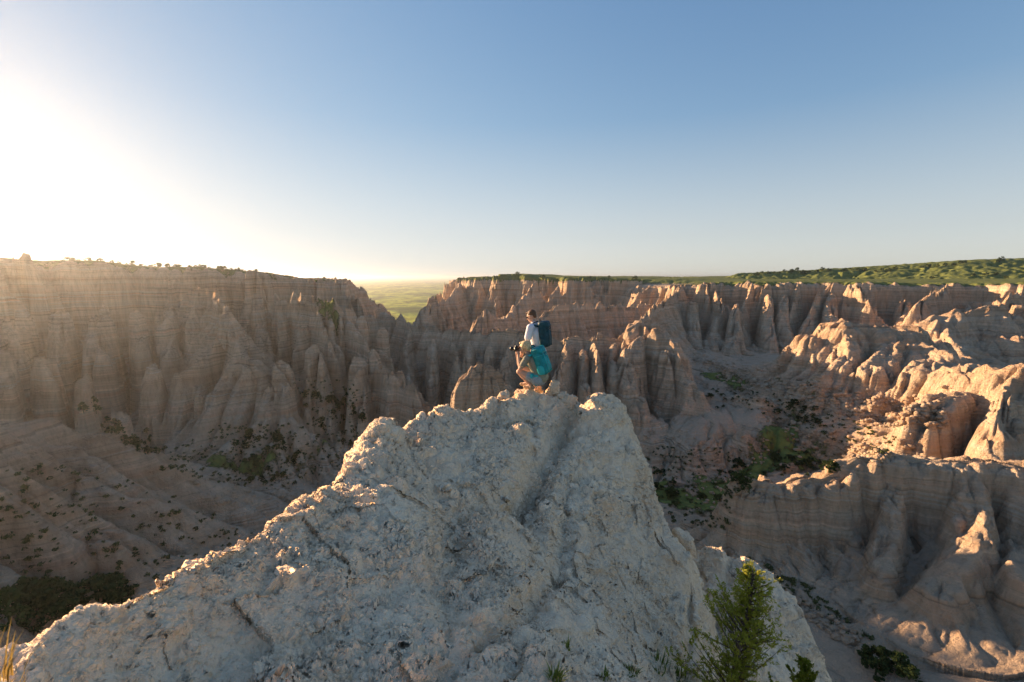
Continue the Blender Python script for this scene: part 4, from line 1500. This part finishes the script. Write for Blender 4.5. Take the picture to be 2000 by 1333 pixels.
# ------------------------------------------------------------------ people
M_SKIN = simple_mat("skin", (0.56, 0.33, 0.23), 0.55, 0.08, 6)
M_BLOND = simple_mat("blond_hair", (0.68, 0.50, 0.26), 0.6, 0.3, 40, 0.004)
M_BROWN = simple_mat("brown_hair", (0.14, 0.07, 0.035), 0.6, 0.3, 40, 0.004)
M_WHITE = simple_mat("white_cotton", (0.74, 0.72, 0.78), 0.85, 0.06, 10, 0.006)
M_OLIVE = simple_mat("olive_grey_cotton", (0.30, 0.27, 0.20), 0.9, 0.1, 10, 0.006)
M_DENIM = simple_mat("pale_denim", (0.30, 0.34, 0.34), 0.9, 0.18, 30, 0.004)
M_KHAKI = simple_mat("khaki_seat", (0.30, 0.29, 0.20), 0.9, 0.12, 12, 0.006)
M_NAVY = simple_mat("dark_shorts", (0.06, 0.05, 0.10), 0.85, 0.2, 12, 0.005)
M_TEAL = simple_mat("teal_nylon", (0.005, 0.26, 0.27), 0.5, 0.25, 9, 0.008)
M_TEAL2 = simple_mat("pale_teal_webbing", (0.03, 0.42, 0.42), 0.5, 0.15, 9)
M_DKTEAL = simple_mat("dark_teal_nylon", (0.012, 0.06, 0.075), 0.55, 0.3, 9, 0.008)
M_BLACK = simple_mat("black_plastic", (0.012, 0.012, 0.014), 0.4, 0.2, 20)
M_SHOE = simple_mat("tan_suede", (0.40, 0.27, 0.16), 0.8, 0.2, 20)
M_METAL = simple_mat("buckle_grey", (0.45, 0.45, 0.45), 0.35, 0.1, 20)


def add_prim(bm, pr):
    k = pr[0]
    if k == 'cap':
        _, a, b, ra, rb = pr
        a, b = Vector(a), Vector(b)
        d = b - a
        n = 10
        L = d.length
        t = d.normalized()
        pts, rr = [], []
        for i in range(5):
            an = math.pi / 2 * (i / 4)
            pts.append(a - t * ra * math.cos(an))
            rr.append(max(ra * math.sin(an), 1e-4))
        for i in range(5):
            an = math.pi / 2 * (i / 4)
            pts.append(b + t * rb * math.sin(an))
            rr.append(max(rb * math.cos(an), 1e-4))
        tube(bm, pts, rr, 14)
    elif k == 'ell':
        _, c, r, rot = pr
        m = Matrix.Translation(c) @ rot.to_4x4() @ Matrix.Diagonal((*r, 1))
        bmesh.ops.create_icosphere(bm, subdivisions=3, radius=1.0, matrix=m)
    elif k == 'box':
        _, c, sz, rot = pr
        b2 = bmesh.new()
        bmesh.ops.create_cube(b2, size=1.0)
        bmesh.ops.subdivide_edges(b2, edges=b2.edges[:], cuts=3, use_grid_fill=True)
        for v in b2.verts:      # superellipsoid rounding
            p = v.co * 2
            L = (abs(p.x) ** 4 + abs(p.y) ** 4 + abs(p.z) ** 4) ** 0.25
            v.co = p / L / 2 * (1.0)
            v.co = Vector((v.co.x * sz[0], v.co.y * sz[1], v.co.z * sz[2]))
            v.co = rot @ v.co + Vector(c)
        me = bpy.data.meshes.new("tmp")
        b2.to_mesh(me)
        b2.free()
        bm.from_mesh(me)
        bpy.data.meshes.remove(me)


def blob(name, prims, mat, parent=None, voxel=0.007, smooth=4):
    bm = bmesh.new()
    for pr in prims:
        add_prim(bm, pr)
    bmesh.ops.recalc_face_normals(bm, faces=bm.faces)
    me = bpy.data.meshes.new(name + "_raw")
    bm.to_mesh(me)
    bm.free()
    o = bpy.data.objects.new(name + "_raw", me)
    COL.objects.link(o)
    md = o.modifiers.new("r", 'REMESH')
    md.mode = 'VOXEL'
    md.voxel_size = voxel
    md.use_smooth_shade = True
    sm = o.modifiers.new("s", 'SMOOTH')
    sm.factor = 0.5
    sm.iterations = smooth
    dg = bpy.context.evaluated_depsgraph_get()
    dg.update()
    ev = o.evaluated_get(dg)
    out = bpy.data.meshes.new_from_object(ev)
    bpy.data.objects.remove(o)
    bpy.data.meshes.remove(me)
    out.materials.clear()
    out.materials.append(mat)
    out.polygons.foreach_set("use_smooth", np.ones(len(out.polygons), bool))
    ob = bpy.data.objects.new(name, out)
    COL.objects.link(ob)
    if parent:
        ob.parent = parent
    return ob


I3 = Matrix.Identity(3)


def frame(fwd, up):
    """rotation whose local +Y is fwd, +Z near up, +X right"""
    f_ = Vector(fwd).normalized()
    r = f_.cross(Vector(up)).normalized()
    u = r.cross(f_)
    return Matrix((r, f_, u)).transposed()


def V3(u, v, w):
    return Vector((u, w, v))


def hand(prims, wrist, d, palm_n, curl=0.6, s=1.0, side=1):
    """palm, four bent fingers of different lengths and a thumb"""
    d = Vector(d).normalized()
    n_ = Vector(palm_n)
    n_ = (n_ - d * n_.dot(d)).normalized()
    x = d.cross(n_) * side
    c = Vector(wrist) + d * 0.045 * s
    rot = Matrix((x, d, n_)).transposed()
    prims.append(('ell', c, (0.040 * s, 0.052 * s, 0.018 * s), rot))
    for k, (off, L) in enumerate(((-0.028, 0.072), (-0.009, 0.080), (0.010, 0.076), (0.028, 0.060))):
        p = Vector(wrist) + d * 0.085 * s + x * off * s
        dd = d
        for seg_ in range(3):
            ang = curl * (seg_ + 0.6) * 0.8
            dd = (d * math.cos(ang) + n_ * math.sin(ang)).normalized()
            q = p + dd * L * s * (0.45, 0.32, 0.23)[seg_]
            prims.append(('cap', p, q, 0.0095 * s * (1 - 0.08 * seg_), 0.0088 * s * (1 - 0.1 * seg_)))
            p = q
    p = Vector(wrist) + d * 0.025 * s - x * 0.032 * s
    q = p + (d * 0.6 - x * 0.6 + n_ * 0.4).normalized() * 0.04 * s
    prims.append(('cap', p, q, 0.012 * s, 0.011 * s))
    prims.append(('cap', q, q + (d * 0.8 + n_ * 0.5).normalized() * 0.032 * s, 0.011 * s, 0.009 * s))


def head_prims(c, fwd, up, s=1.0):
    rot = frame(fwd, up)
    M = rot

    def L(x, y, z):
        return Vector(c) + M @ Vector((x, y, z)) * s
    pr = [('ell', L(0, -0.012, 0.025), (0.076 * s, 0.097 * s, 0.092 * s), rot),
          ('ell', L(0, 0.030, -0.040), (0.057 * s, 0.062 * s, 0.070 * s), rot),
          ('ell', L(0, 0.062, -0.088), (0.026 * s, 0.026 * s, 0.022 * s), rot),   # chin
          ('cap', L(0, 0.086, 0.012), L(0, 0.108, -0.028), 0.009 * s, 0.014 * s),  # nose
          ('ell', L(0, 0.086, 0.030), (0.050 * s, 0.016 * s, 0.012 * s), rot),   # brow
          ('ell', L(0, 0.088, -0.056), (0.024 * s, 0.011 * s, 0.007 * s), rot),   # lips
          ('ell', L(0, 0.086, -0.066), (0.020 * s, 0.011 * s, 0.006 * s), rot),
          ('ell', L(0.034, 0.070, -0.022), (0.022 * s, 0.018 * s, 0.020 * s), rot),
          ('ell', L(-0.034, 0.070, -0.022), (0.022 * s, 0.018 * s, 0.020 * s), rot),
          ('ell', L(0.077, -0.005, -0.005), (0.008 * s, 0.018 * s, 0.030 * s), rot),
          ('ell', L(-0.077, -0.005, -0.005), (0.008 * s, 0.018 * s, 0.030 * s), rot)]
    return pr, L, rot


def make_woman():
    base = Vector(P(1040, 757, 8.9))
    t = thing("person", "crouching person with blond hair and tan top, photographing from the ridge tip", "person", base)
    LT = Vector((-0.5, -0.85, 0)).normalized()      # her left, towards the camera
    F = Vector((-0.85, 0.5, 0)).normalized()
    pel = V3(0.13, 0.17, 0)
    waist = V3(0.115, 0.33, 0)
    chest = V3(0.01, 0.53, 0)
    neck0 = V3(-0.075, 0.655, 0.02)
    hc = V3(-0.165, 0.80, 0.05)
    hipL, hipR = pel + LT * 0.09 , pel - LT * 0.09
    knL, knR = V3(-0.265, 0.325, -0.02), V3(-0.19, 0.36, 0.20)
    anL, anR = V3(-0.025, 0.055, -0.05), V3(-0.09, 0.075, 0.10)
    shL, shR = V3(-0.05, 0.60, 0) + LT * 0.165, V3(-0.05, 0.60, 0) - LT * 0.165
    elL, elR = V3(-0.25, 0.40, -0.12), V3(-0.27, 0.44, 0.15)
    wrL, wrR = V3(-0.285, 0.655, 0.0), V3(-0.315, 0.68, 0.12)
    body = [('cap', pel, waist, 0.135, 0.115), ('cap', waist, chest, 0.112, 0.130), ('cap', chest, neck0, 0.12, 0.07),
            ('cap', hipL, hipR, 0.115, 0.115), ('cap', shL, shR, 0.055, 0.055),
            ('cap', neck0, hc + V3(0.02, -0.05, 0), 0.05, 0.048),
            ('cap', hipL, knL, 0.088, 0.060), ('cap', hipR, knR, 0.088, 0.060),
            ('cap', knL, knL.lerp(anL, 0.35), 0.056, 0.058), ('cap', knL.lerp(anL, 0.35), anL, 0.058, 0.034),
            ('cap', knR, knR.lerp(anR, 0.35), 0.056, 0.058), ('cap', knR.lerp(anR, 0.35), anR, 0.058, 0.034),
            ('cap', shL, elL, 0.050, 0.037), ('cap', elL, wrL, 0.037, 0.026),
            ('cap', shR, elR, 0.050, 0.037), ('cap', elR, wrR, 0.037, 0.026),
            ('cap', anL, anL + F * 0.13 + V3(0, -0.045, 0), 0.034, 0.026), ('cap', anR, anR + F * 0.13 + V3(0, -0.045, 0), 0.034, 0.026)]
    hp, L, rot = head_prims(hc, F + Vector((0, 0, -0.12)), (0, 0, 1), 1.06)
    body += hp
    hand(body, wrL, V3(-0.02, 0.08, 0.04), V3(-0.8, 0.1, 0.5), 0.9, 0.9, 1)
    hand(body, wrR, V3(-0.01, 0.08, -0.02), V3(-0.6, 0.1, -0.6), 0.9, 0.9, -1)
    blob("body", body, M_SKIN, t, 0.0065, 3)
    # clothes
    sh = [('cap', pel.lerp(waist, 0.5), waist, 0.132, 0.130), ('cap', waist, chest, 0.128, 0.146), ('cap', chest, neck0, 0.136, 0.072), ('cap', shL, shR, 0.070, 0.070),
          ('cap', shL, shL.lerp(elL, 0.62), 0.066, 0.062), ('cap', shR, shR.lerp(elR, 0.62), 0.066, 0.062)]
    blob("shirt", sh, M_OLIVE, t, 0.008, 4)
    so_ = [('cap', hipL, hipR, 0.130, 0.130), ('cap', pel, waist, 0.145, 0.122), ('cap', hipL, hipL.lerp(knL, 0.42), 0.108, 0.098), ('cap', hipR, hipR.lerp(knR, 0.42), 0.108, 0.098)]
    blob("shorts", so_, M_DENIM, t, 0.008, 4)
    blob("shirt_tail", [('ell', pel + V3(0.045, 0.06, -0.03), (0.145, 0.14, 0.135), I3)], M_KHAKI, t, 0.010, 2)
    hair = [('ell', L(0, -0.026, 0.042), (0.090, 0.108, 0.094), rot), ('ell', L(0, -0.075, 0.0), (0.072, 0.055, 0.08), rot), ('ell', L(0, 0.045, 0.088), (0.066, 0.050, 0.030), rot), ('ell', L(0, -0.10, 0.05), (0.034, 0.034, 0.034), rot),
            ('ell', L(0.068, 0.0, 0.0), (0.018, 0.030, 0.05), rot), ('ell', L(-0.068, 0.0, 0.0), (0.018, 0.030, 0.05), rot)]
    h_ = blob("hair", hair, M_BLOND, t, 0.006, 1)
    for e in (-1, 1):
        bm = bmesh.new()
        bmesh.ops.create_icosphere(bm, subdivisions=2, radius=0.010, matrix=Matrix.Translation(L(0.030 * e, 0.083, 0.008)))
        bm_obj("eye", bm, M_BLACK, t)
    for an in (anL, anR):
        pr = [('cap', an + V3(0, -0.045, 0) - F * 0.035, an + V3(0, -0.05, 0) + F * 0.15, 0.040, 0.034), ('cap', an + V3(0, -0.01, 0), an + V3(0, -0.045, 0), 0.040, 0.042)]
        blob("shoe", pr, M_SHOE, t, 0.007, 2)
    # camera in her hands
    c = V3(-0.315, 0.765, 0.075)
    cr = frame(F, (0, 0, 1))
    ct = thing("camera", "black camera with a long lens held up to the crouching person's face", "camera", base + c)

    def CL(x, y, z):
        return cr @ Vector((x, y, z))
    bm = bmesh.new()
    bmesh.ops.create_cube(bm, size=1.0, matrix=cr.to_4x4() @ Matrix.Diagonal((0.135, 0.055, 0.088, 1)))
    bmesh.ops.create_cube(bm, size=1.0, matrix=Matrix.Translation(CL(0, 0.005, 0.055)) @ cr.to_4x4() @ Matrix.Diagonal((0.055, 0.06, 0.035, 1)))
    bmesh.ops.bevel(bm, geom=bm.edges[:], offset=0.008, segments=2, affect='EDGES')
    bm_obj("camera_body", bm, M_BLACK, ct)
    bm = bmesh.new()
    tube(bm, [CL(0, 0.02, 0), CL(0, 0.05, 0), CL(0, 0.055, 0), CL(0, 0.10, 0), CL(0, 0.105, 0), CL(0, 0.135, 0)], [0.033, 0.033, 0.037, 0.037, 0.042, 0.044], 20)
    bm_obj("lens", bm, M_BLACK, ct)
    bm = bmesh.new()
    tube(bm, [CL(0.05, 0, 0.044), CL(0.05, 0, 0.054)], [0.011, 0.011], 12)
    bm_obj("dial", bm, M_METAL, ct)
    # pack
    back = -F
    spine = (chest + neck0 * 0.4 - waist * 1.0).normalized()
    ax = (V3(-0.01, 0.74, 0.0) - V3(0.15, 0.30, 0)).normalized()
    pc = V3(0.06, 0.55, 0) + back * 0.13 + LT * 0.01
    make_pack("backpack", "bright teal hiking backpack on the crouching person's back", base, pc, F, ax, 0.53, 0.28, 0.19, M_TEAL, M_TEAL2, [(shL, waist), (shR, waist)], hip=(waist + V3(0, -0.07, 0), F, LT, 0.165))


def make_pack(name, label, base, c, fwd, ax, Hh, W, Dp, mat, mat2, straps, hip=None):
    t = thing(name, label, "backpack", base + c)
    rot = frame(fwd, ax)
    # frame keeps fwd as +Y exactly; tilt so +Z follows the axis
    z = Vector(ax).normalized()
    x = Vector(fwd).cross(z).normalized()
    y = z.cross(x)
    rot = Matrix((x, y, z)).transposed()

    def L(a, b, d):
        return rot @ Vector((a, b, d))
    blob("pack_body", [('box', L(0, 0, 0), (W * 1.05, Dp * 1.1, Hh * 1.05), rot), ('box', L(0, -0.02, -Hh * 0.2), (W * 1.1, Dp * 1.15, Hh * 0.6), rot)], mat, t, 0.010, 3)
    blob("lid", [('box', L(0, -0.01, Hh * 0.44), (W * 0.98, Dp * 1.25, Hh * 0.26), rot), ('box', L(0, -0.05, Hh * 0.36), (W * 0.8, Dp * 1.0, Hh * 0.14), rot)], mat, t, 0.009, 2)
    blob("front_pocket", [('box', L(0, -Dp * 0.55, -Hh * 0.12), (W * 0.68, 0.07, Hh * 0.62), rot)], mat, t, 0.008, 2)
    for e in (-1, 1):
        blob("side_pocket", [('box', L(e * W * 0.52, -0.01, -Hh * 0.28), (0.06, Dp * 0.8, Hh * 0.36), rot)], mat2, t, 0.008, 2)
    for e in (-1, 1):
        bm = bmesh.new()
        tube(bm, [L(e * W * 0.2, -Dp * 0.66, Hh * 0.48), L(e * W * 0.22, -Dp * 0.72, Hh * 0.25), L(e * W * 0.22, -Dp * 0.74, 0), L(e * W * 0.2, -Dp * 0.68, -Hh * 0.45)], [0.008] * 4, 6)
        bm_obj("compression_strap", bm, mat2, t)
    for (a, b) in [(0.25, 0.1), (-0.1, 0.05)]:
        bm = bmesh.new()
        tube(bm, [L(-W * 0.55, 0.02, Hh * a), L(-W * 0.45, -Dp * 0.5, Hh * a), L(0, -Dp * 0.74, Hh * (a - 0.02)), L(W * 0.45, -Dp * 0.5, Hh * a), L(W * 0.55, 0.02, Hh * a)], [0.007] * 5, 6)
        bm_obj("compression_strap", bm, mat2, t)
    bm = bmesh.new()
    tube(bm, [L(-0.03, Dp * 0.4, Hh * 0.5), L(-0.03, Dp * 0.4, Hh * 0.62), L(0.03, Dp * 0.4, Hh * 0.62), L(0.03, Dp * 0.4, Hh * 0.5)], [0.008] * 4, 6)
    bm_obj("haul_loop", bm, mat2, t)
    for (sh, wa) in straps:
        a = L(0.06 if (sh - c).dot(x) > 0 else -0.06, Dp * 0.45, Hh * 0.36)
        top = sh.lerp(wa, -0.28) - c
        sd = (sh - c)
        up_ = Vector((0, 0, 1))
        p1 = (sh - c) * 0.72 + up_ * 0.085
        p2 = (sh - c) * 0.78 + Vector(fwd) * 0.115 + up_ * 0.03
        p3 = (sh.lerp(wa, 0.42) - c) + Vector(fwd) * 0.125 + (sh - wa).normalized() * 0.0
        p4 = (sh.lerp(wa, 0.85) - c) + (sh - sh.lerp(wa, 0.0)) + (x * (0.10 if sd.dot(x) > 0 else -0.10))
        bm = bmesh.new()
        tube(bm, [a, p1, p2, p3, p4], [0.022, 0.026, 0.024, 0.02, 0.012], 8)
        bm_obj("shoulder_strap", bm, mat2, t)
    if hip:
        hcn, F, LT, r = hip
        bm = bmesh.new()
        pts = []
        for k in range(15):
            an = math.pi * (0.12 + 0.76 * k / 14) 
            an = -math.pi * 0.15 + (math.pi * 1.3) * k / 14
            pts.append(hcn - c + LT * math.cos(an) * r + F * math.sin(an) * r * 0.9)
        tube(bm, pts, [0.022] * 15, 8)
        bm_obj("hip_belt", bm, mat2, t)
        blob("hip_pocket", [('box', hcn - c + LT * r * 1.02 + F * 0.05, (0.11, 0.06, 0.10), frame(F, (0, 0, 1)))], mat2, t, 0.007, 2)
        bm = bmesh.new()
        s0 = hcn - c + LT * r * 1.05 - F * 0.02
        tube(bm, [s0, s0 + Vector((0.01, -0.02, -0.12)), s0 + Vector((0.02, -0.02, -0.22))], [0.007, 0.006, 0.006], 6)
        bm_obj("loose_strap", bm, mat2, t)
    return t


def make_man():
    D = 9.32
    base = Vector(P(1045, 770, D))
    t = thing("person", "standing person in white shirt and sunglasses looking down left, behind the crouching one", "person", base)
    F = Vector((-0.88, 0.47, 0)).normalized()
    LT = Vector((-0.47, -0.88, 0)).normalized()
    pel = V3(0.07, 0.90, 0)
    waist = V3(0.06, 1.05, 0)
    chest = V3(0.01, 1.30, 0)
    neck0 = V3(-0.03, 1.47, 0)
    hc = V3(-0.085, 1.635, 0.03)
    hipL, hipR = pel + LT * 0.10, pel - LT * 0.10
    knL, knR = V3(0.03, 0.48, 0) + LT * 0.11, V3(0.0, 0.48, 0) - LT * 0.12
    anL, anR = V3(0.08, 0.09, 0) + LT * 0.12, V3(0.04, 0.09, 0) - LT * 0.13
    shL, shR = V3(-0.025, 1.42, 0) + LT * 0.185, V3(-0.025, 1.42, 0) - LT * 0.185
    elL, elR = V3(-0.085, 1.14, 0) + LT * 0.20, V3(-0.03, 1.14, 0) - LT * 0.24
    wrL, wrR = V3(-0.20, 0.93, 0) + LT * 0.12, V3(-0.12, 0.93, 0) - LT * 0.16
    body = [('cap', pel, waist, 0.135, 0.120), ('cap', waist, chest, 0.120, 0.140), ('cap', chest, neck0, 0.125, 0.065), ('cap', hipL, hipR, 0.105, 0.105), ('cap', shL, shR, 0.062, 0.062),
            ('cap', neck0, hc + V3(0.02, -0.05, 0), 0.056, 0.054),
            ('cap', hipL, knL, 0.092, 0.060), ('cap', hipR, knR, 0.092, 0.060), ('cap', knL, knL.lerp(anL, 0.3), 0.057, 0.060), ('cap', knL.lerp(anL, 0.3), anL, 0.060, 0.038),
            ('cap', knR, knR.lerp(anR, 0.3), 0.057, 0.060), ('cap', knR.lerp(anR, 0.3), anR, 0.060, 0.038),
            ('cap', shL, elL, 0.056, 0.042), ('cap', elL, wrL, 0.042, 0.029), ('cap', shR, elR, 0.056, 0.042), ('cap', elR, wrR, 0.042, 0.029),
            ('cap', anL, anL + F * 0.15 + V3(0, -0.05, 0), 0.04, 0.03), ('cap', anR, anR + F * 0.15 + V3(0, -0.05, 0), 0.04, 0.03)]
    hp, L, rot = head_prims(hc, F + Vector((0, 0, -0.42)), (0, 0, 1), 1.0)
    body += hp
    hand(body, wrL, V3(-0.3, -0.8, 0.1), -LT, 0.5, 1.0, 1)
    hand(body, wrR, V3(-0.3, -0.8, 0.1), LT, 0.5, 1.0, -1)
    blob("body", body, M_SKIN, t, 0.0068, 3)
    sh = [('cap', pel + V3(0, -0.02, 0), waist, 0.145, 0.138), ('cap', waist, chest, 0.138, 0.158), ('cap', chest, neck0, 0.145, 0.075), ('cap', shL, shR, 0.080, 0.080),
          ('cap', shL, shL.lerp(elL, 0.72), 0.078, 0.074), ('cap', shR, shR.lerp(elR, 0.72), 0.078, 0.074), ('cap', hipL, hipR, 0.12, 0.12)]
    blob("t_shirt", sh, M_WHITE, t, 0.008, 4)
    so_ = [('cap', pel - V3(0, 0.05, 0), pel - V3(0, 0.12, 0), 0.14, 0.13), ('cap', hipL - V3(0, 0.05, 0), hipL.lerp(knL, 0.85), 0.118, 0.098), ('cap', hipR - V3(0, 0.05, 0), hipR.lerp(knR, 0.85), 0.118, 0.098)]
    blob("shorts", so_, M_NAVY, t, 0.009, 4)
    hair = [('ell', L(0, -0.028, 0.052), (0.082, 0.096, 0.082), rot), ('ell', L(0, -0.075, 0.0), (0.066, 0.036, 0.065), rot), ('ell', L(0, 0.045, 0.095), (0.055, 0.045, 0.026), rot)]
    blob("hair", hair, M_BROWN, t, 0.006, 1)
    bm = bmesh.new()
    for e in (-1, 1):
        bmesh.ops.create_icosphere(bm, subdivisions=2, radius=1.0, matrix=Matrix.Translation(L(0.032 * e, 0.094, 0.010)) @ rot.to_4x4() @ Matrix.Diagonal((0.030, 0.008, 0.021, 1)))
        tube(bm, [L(0.060 * e, 0.090, 0.014), L(0.080 * e, 0.05, 0.012), L(0.084 * e, -0.01, 0.010)], [0.004, 0.004, 0.004], 6)
    tube(bm, [L(-0.06, 0.094, 0.018), L(0.06, 0.094, 0.018)], [0.004, 0.004], 6)
    bm_obj("sunglasses", bm, M_BLACK, t)
    bm = bmesh.new()
    pts = []
    for k in range(17):
        an = k / 16 * 2 * math.pi
        pts.append(neck0 + V3(0, 0.03, 0) + LT * math.cos(an) * 0.075 + F * math.sin(an) * 0.08 + Vector((0, 0, -0.035 * math.sin(an))))
    tube(bm, pts, [0.012] * 17, 6)
    bm_obj("neck_strap", bm, M_BLACK, t)
    for an in (anL, anR):
        pr = [('cap', an + V3(0, -0.05, 0) - F * 0.045, an + V3(0, -0.055, 0) + F * 0.17, 0.043, 0.037), ('cap', an + V3(0, 0.01, 0), an + V3(0, -0.045, 0), 0.048, 0.045)]
        blob("shoe", pr, M_SHOE, t, 0.008, 2)
    pc = V3(0.035, 1.27, 0) - F * 0.175 + LT * 0.02
    make_pack("backpack", "dark blue-green hiking backpack on the standing person's back", base, pc, F, V3(-0.10, 1, 0).normalized(), 0.50, 0.26, 0.17, M_DKTEAL, M_DKTEAL, [(shL, waist), (shR, waist)], hip=(waist + V3(0, -0.03, 0), F, LT, 0.17))


make_woman()
make_man()

print("built")
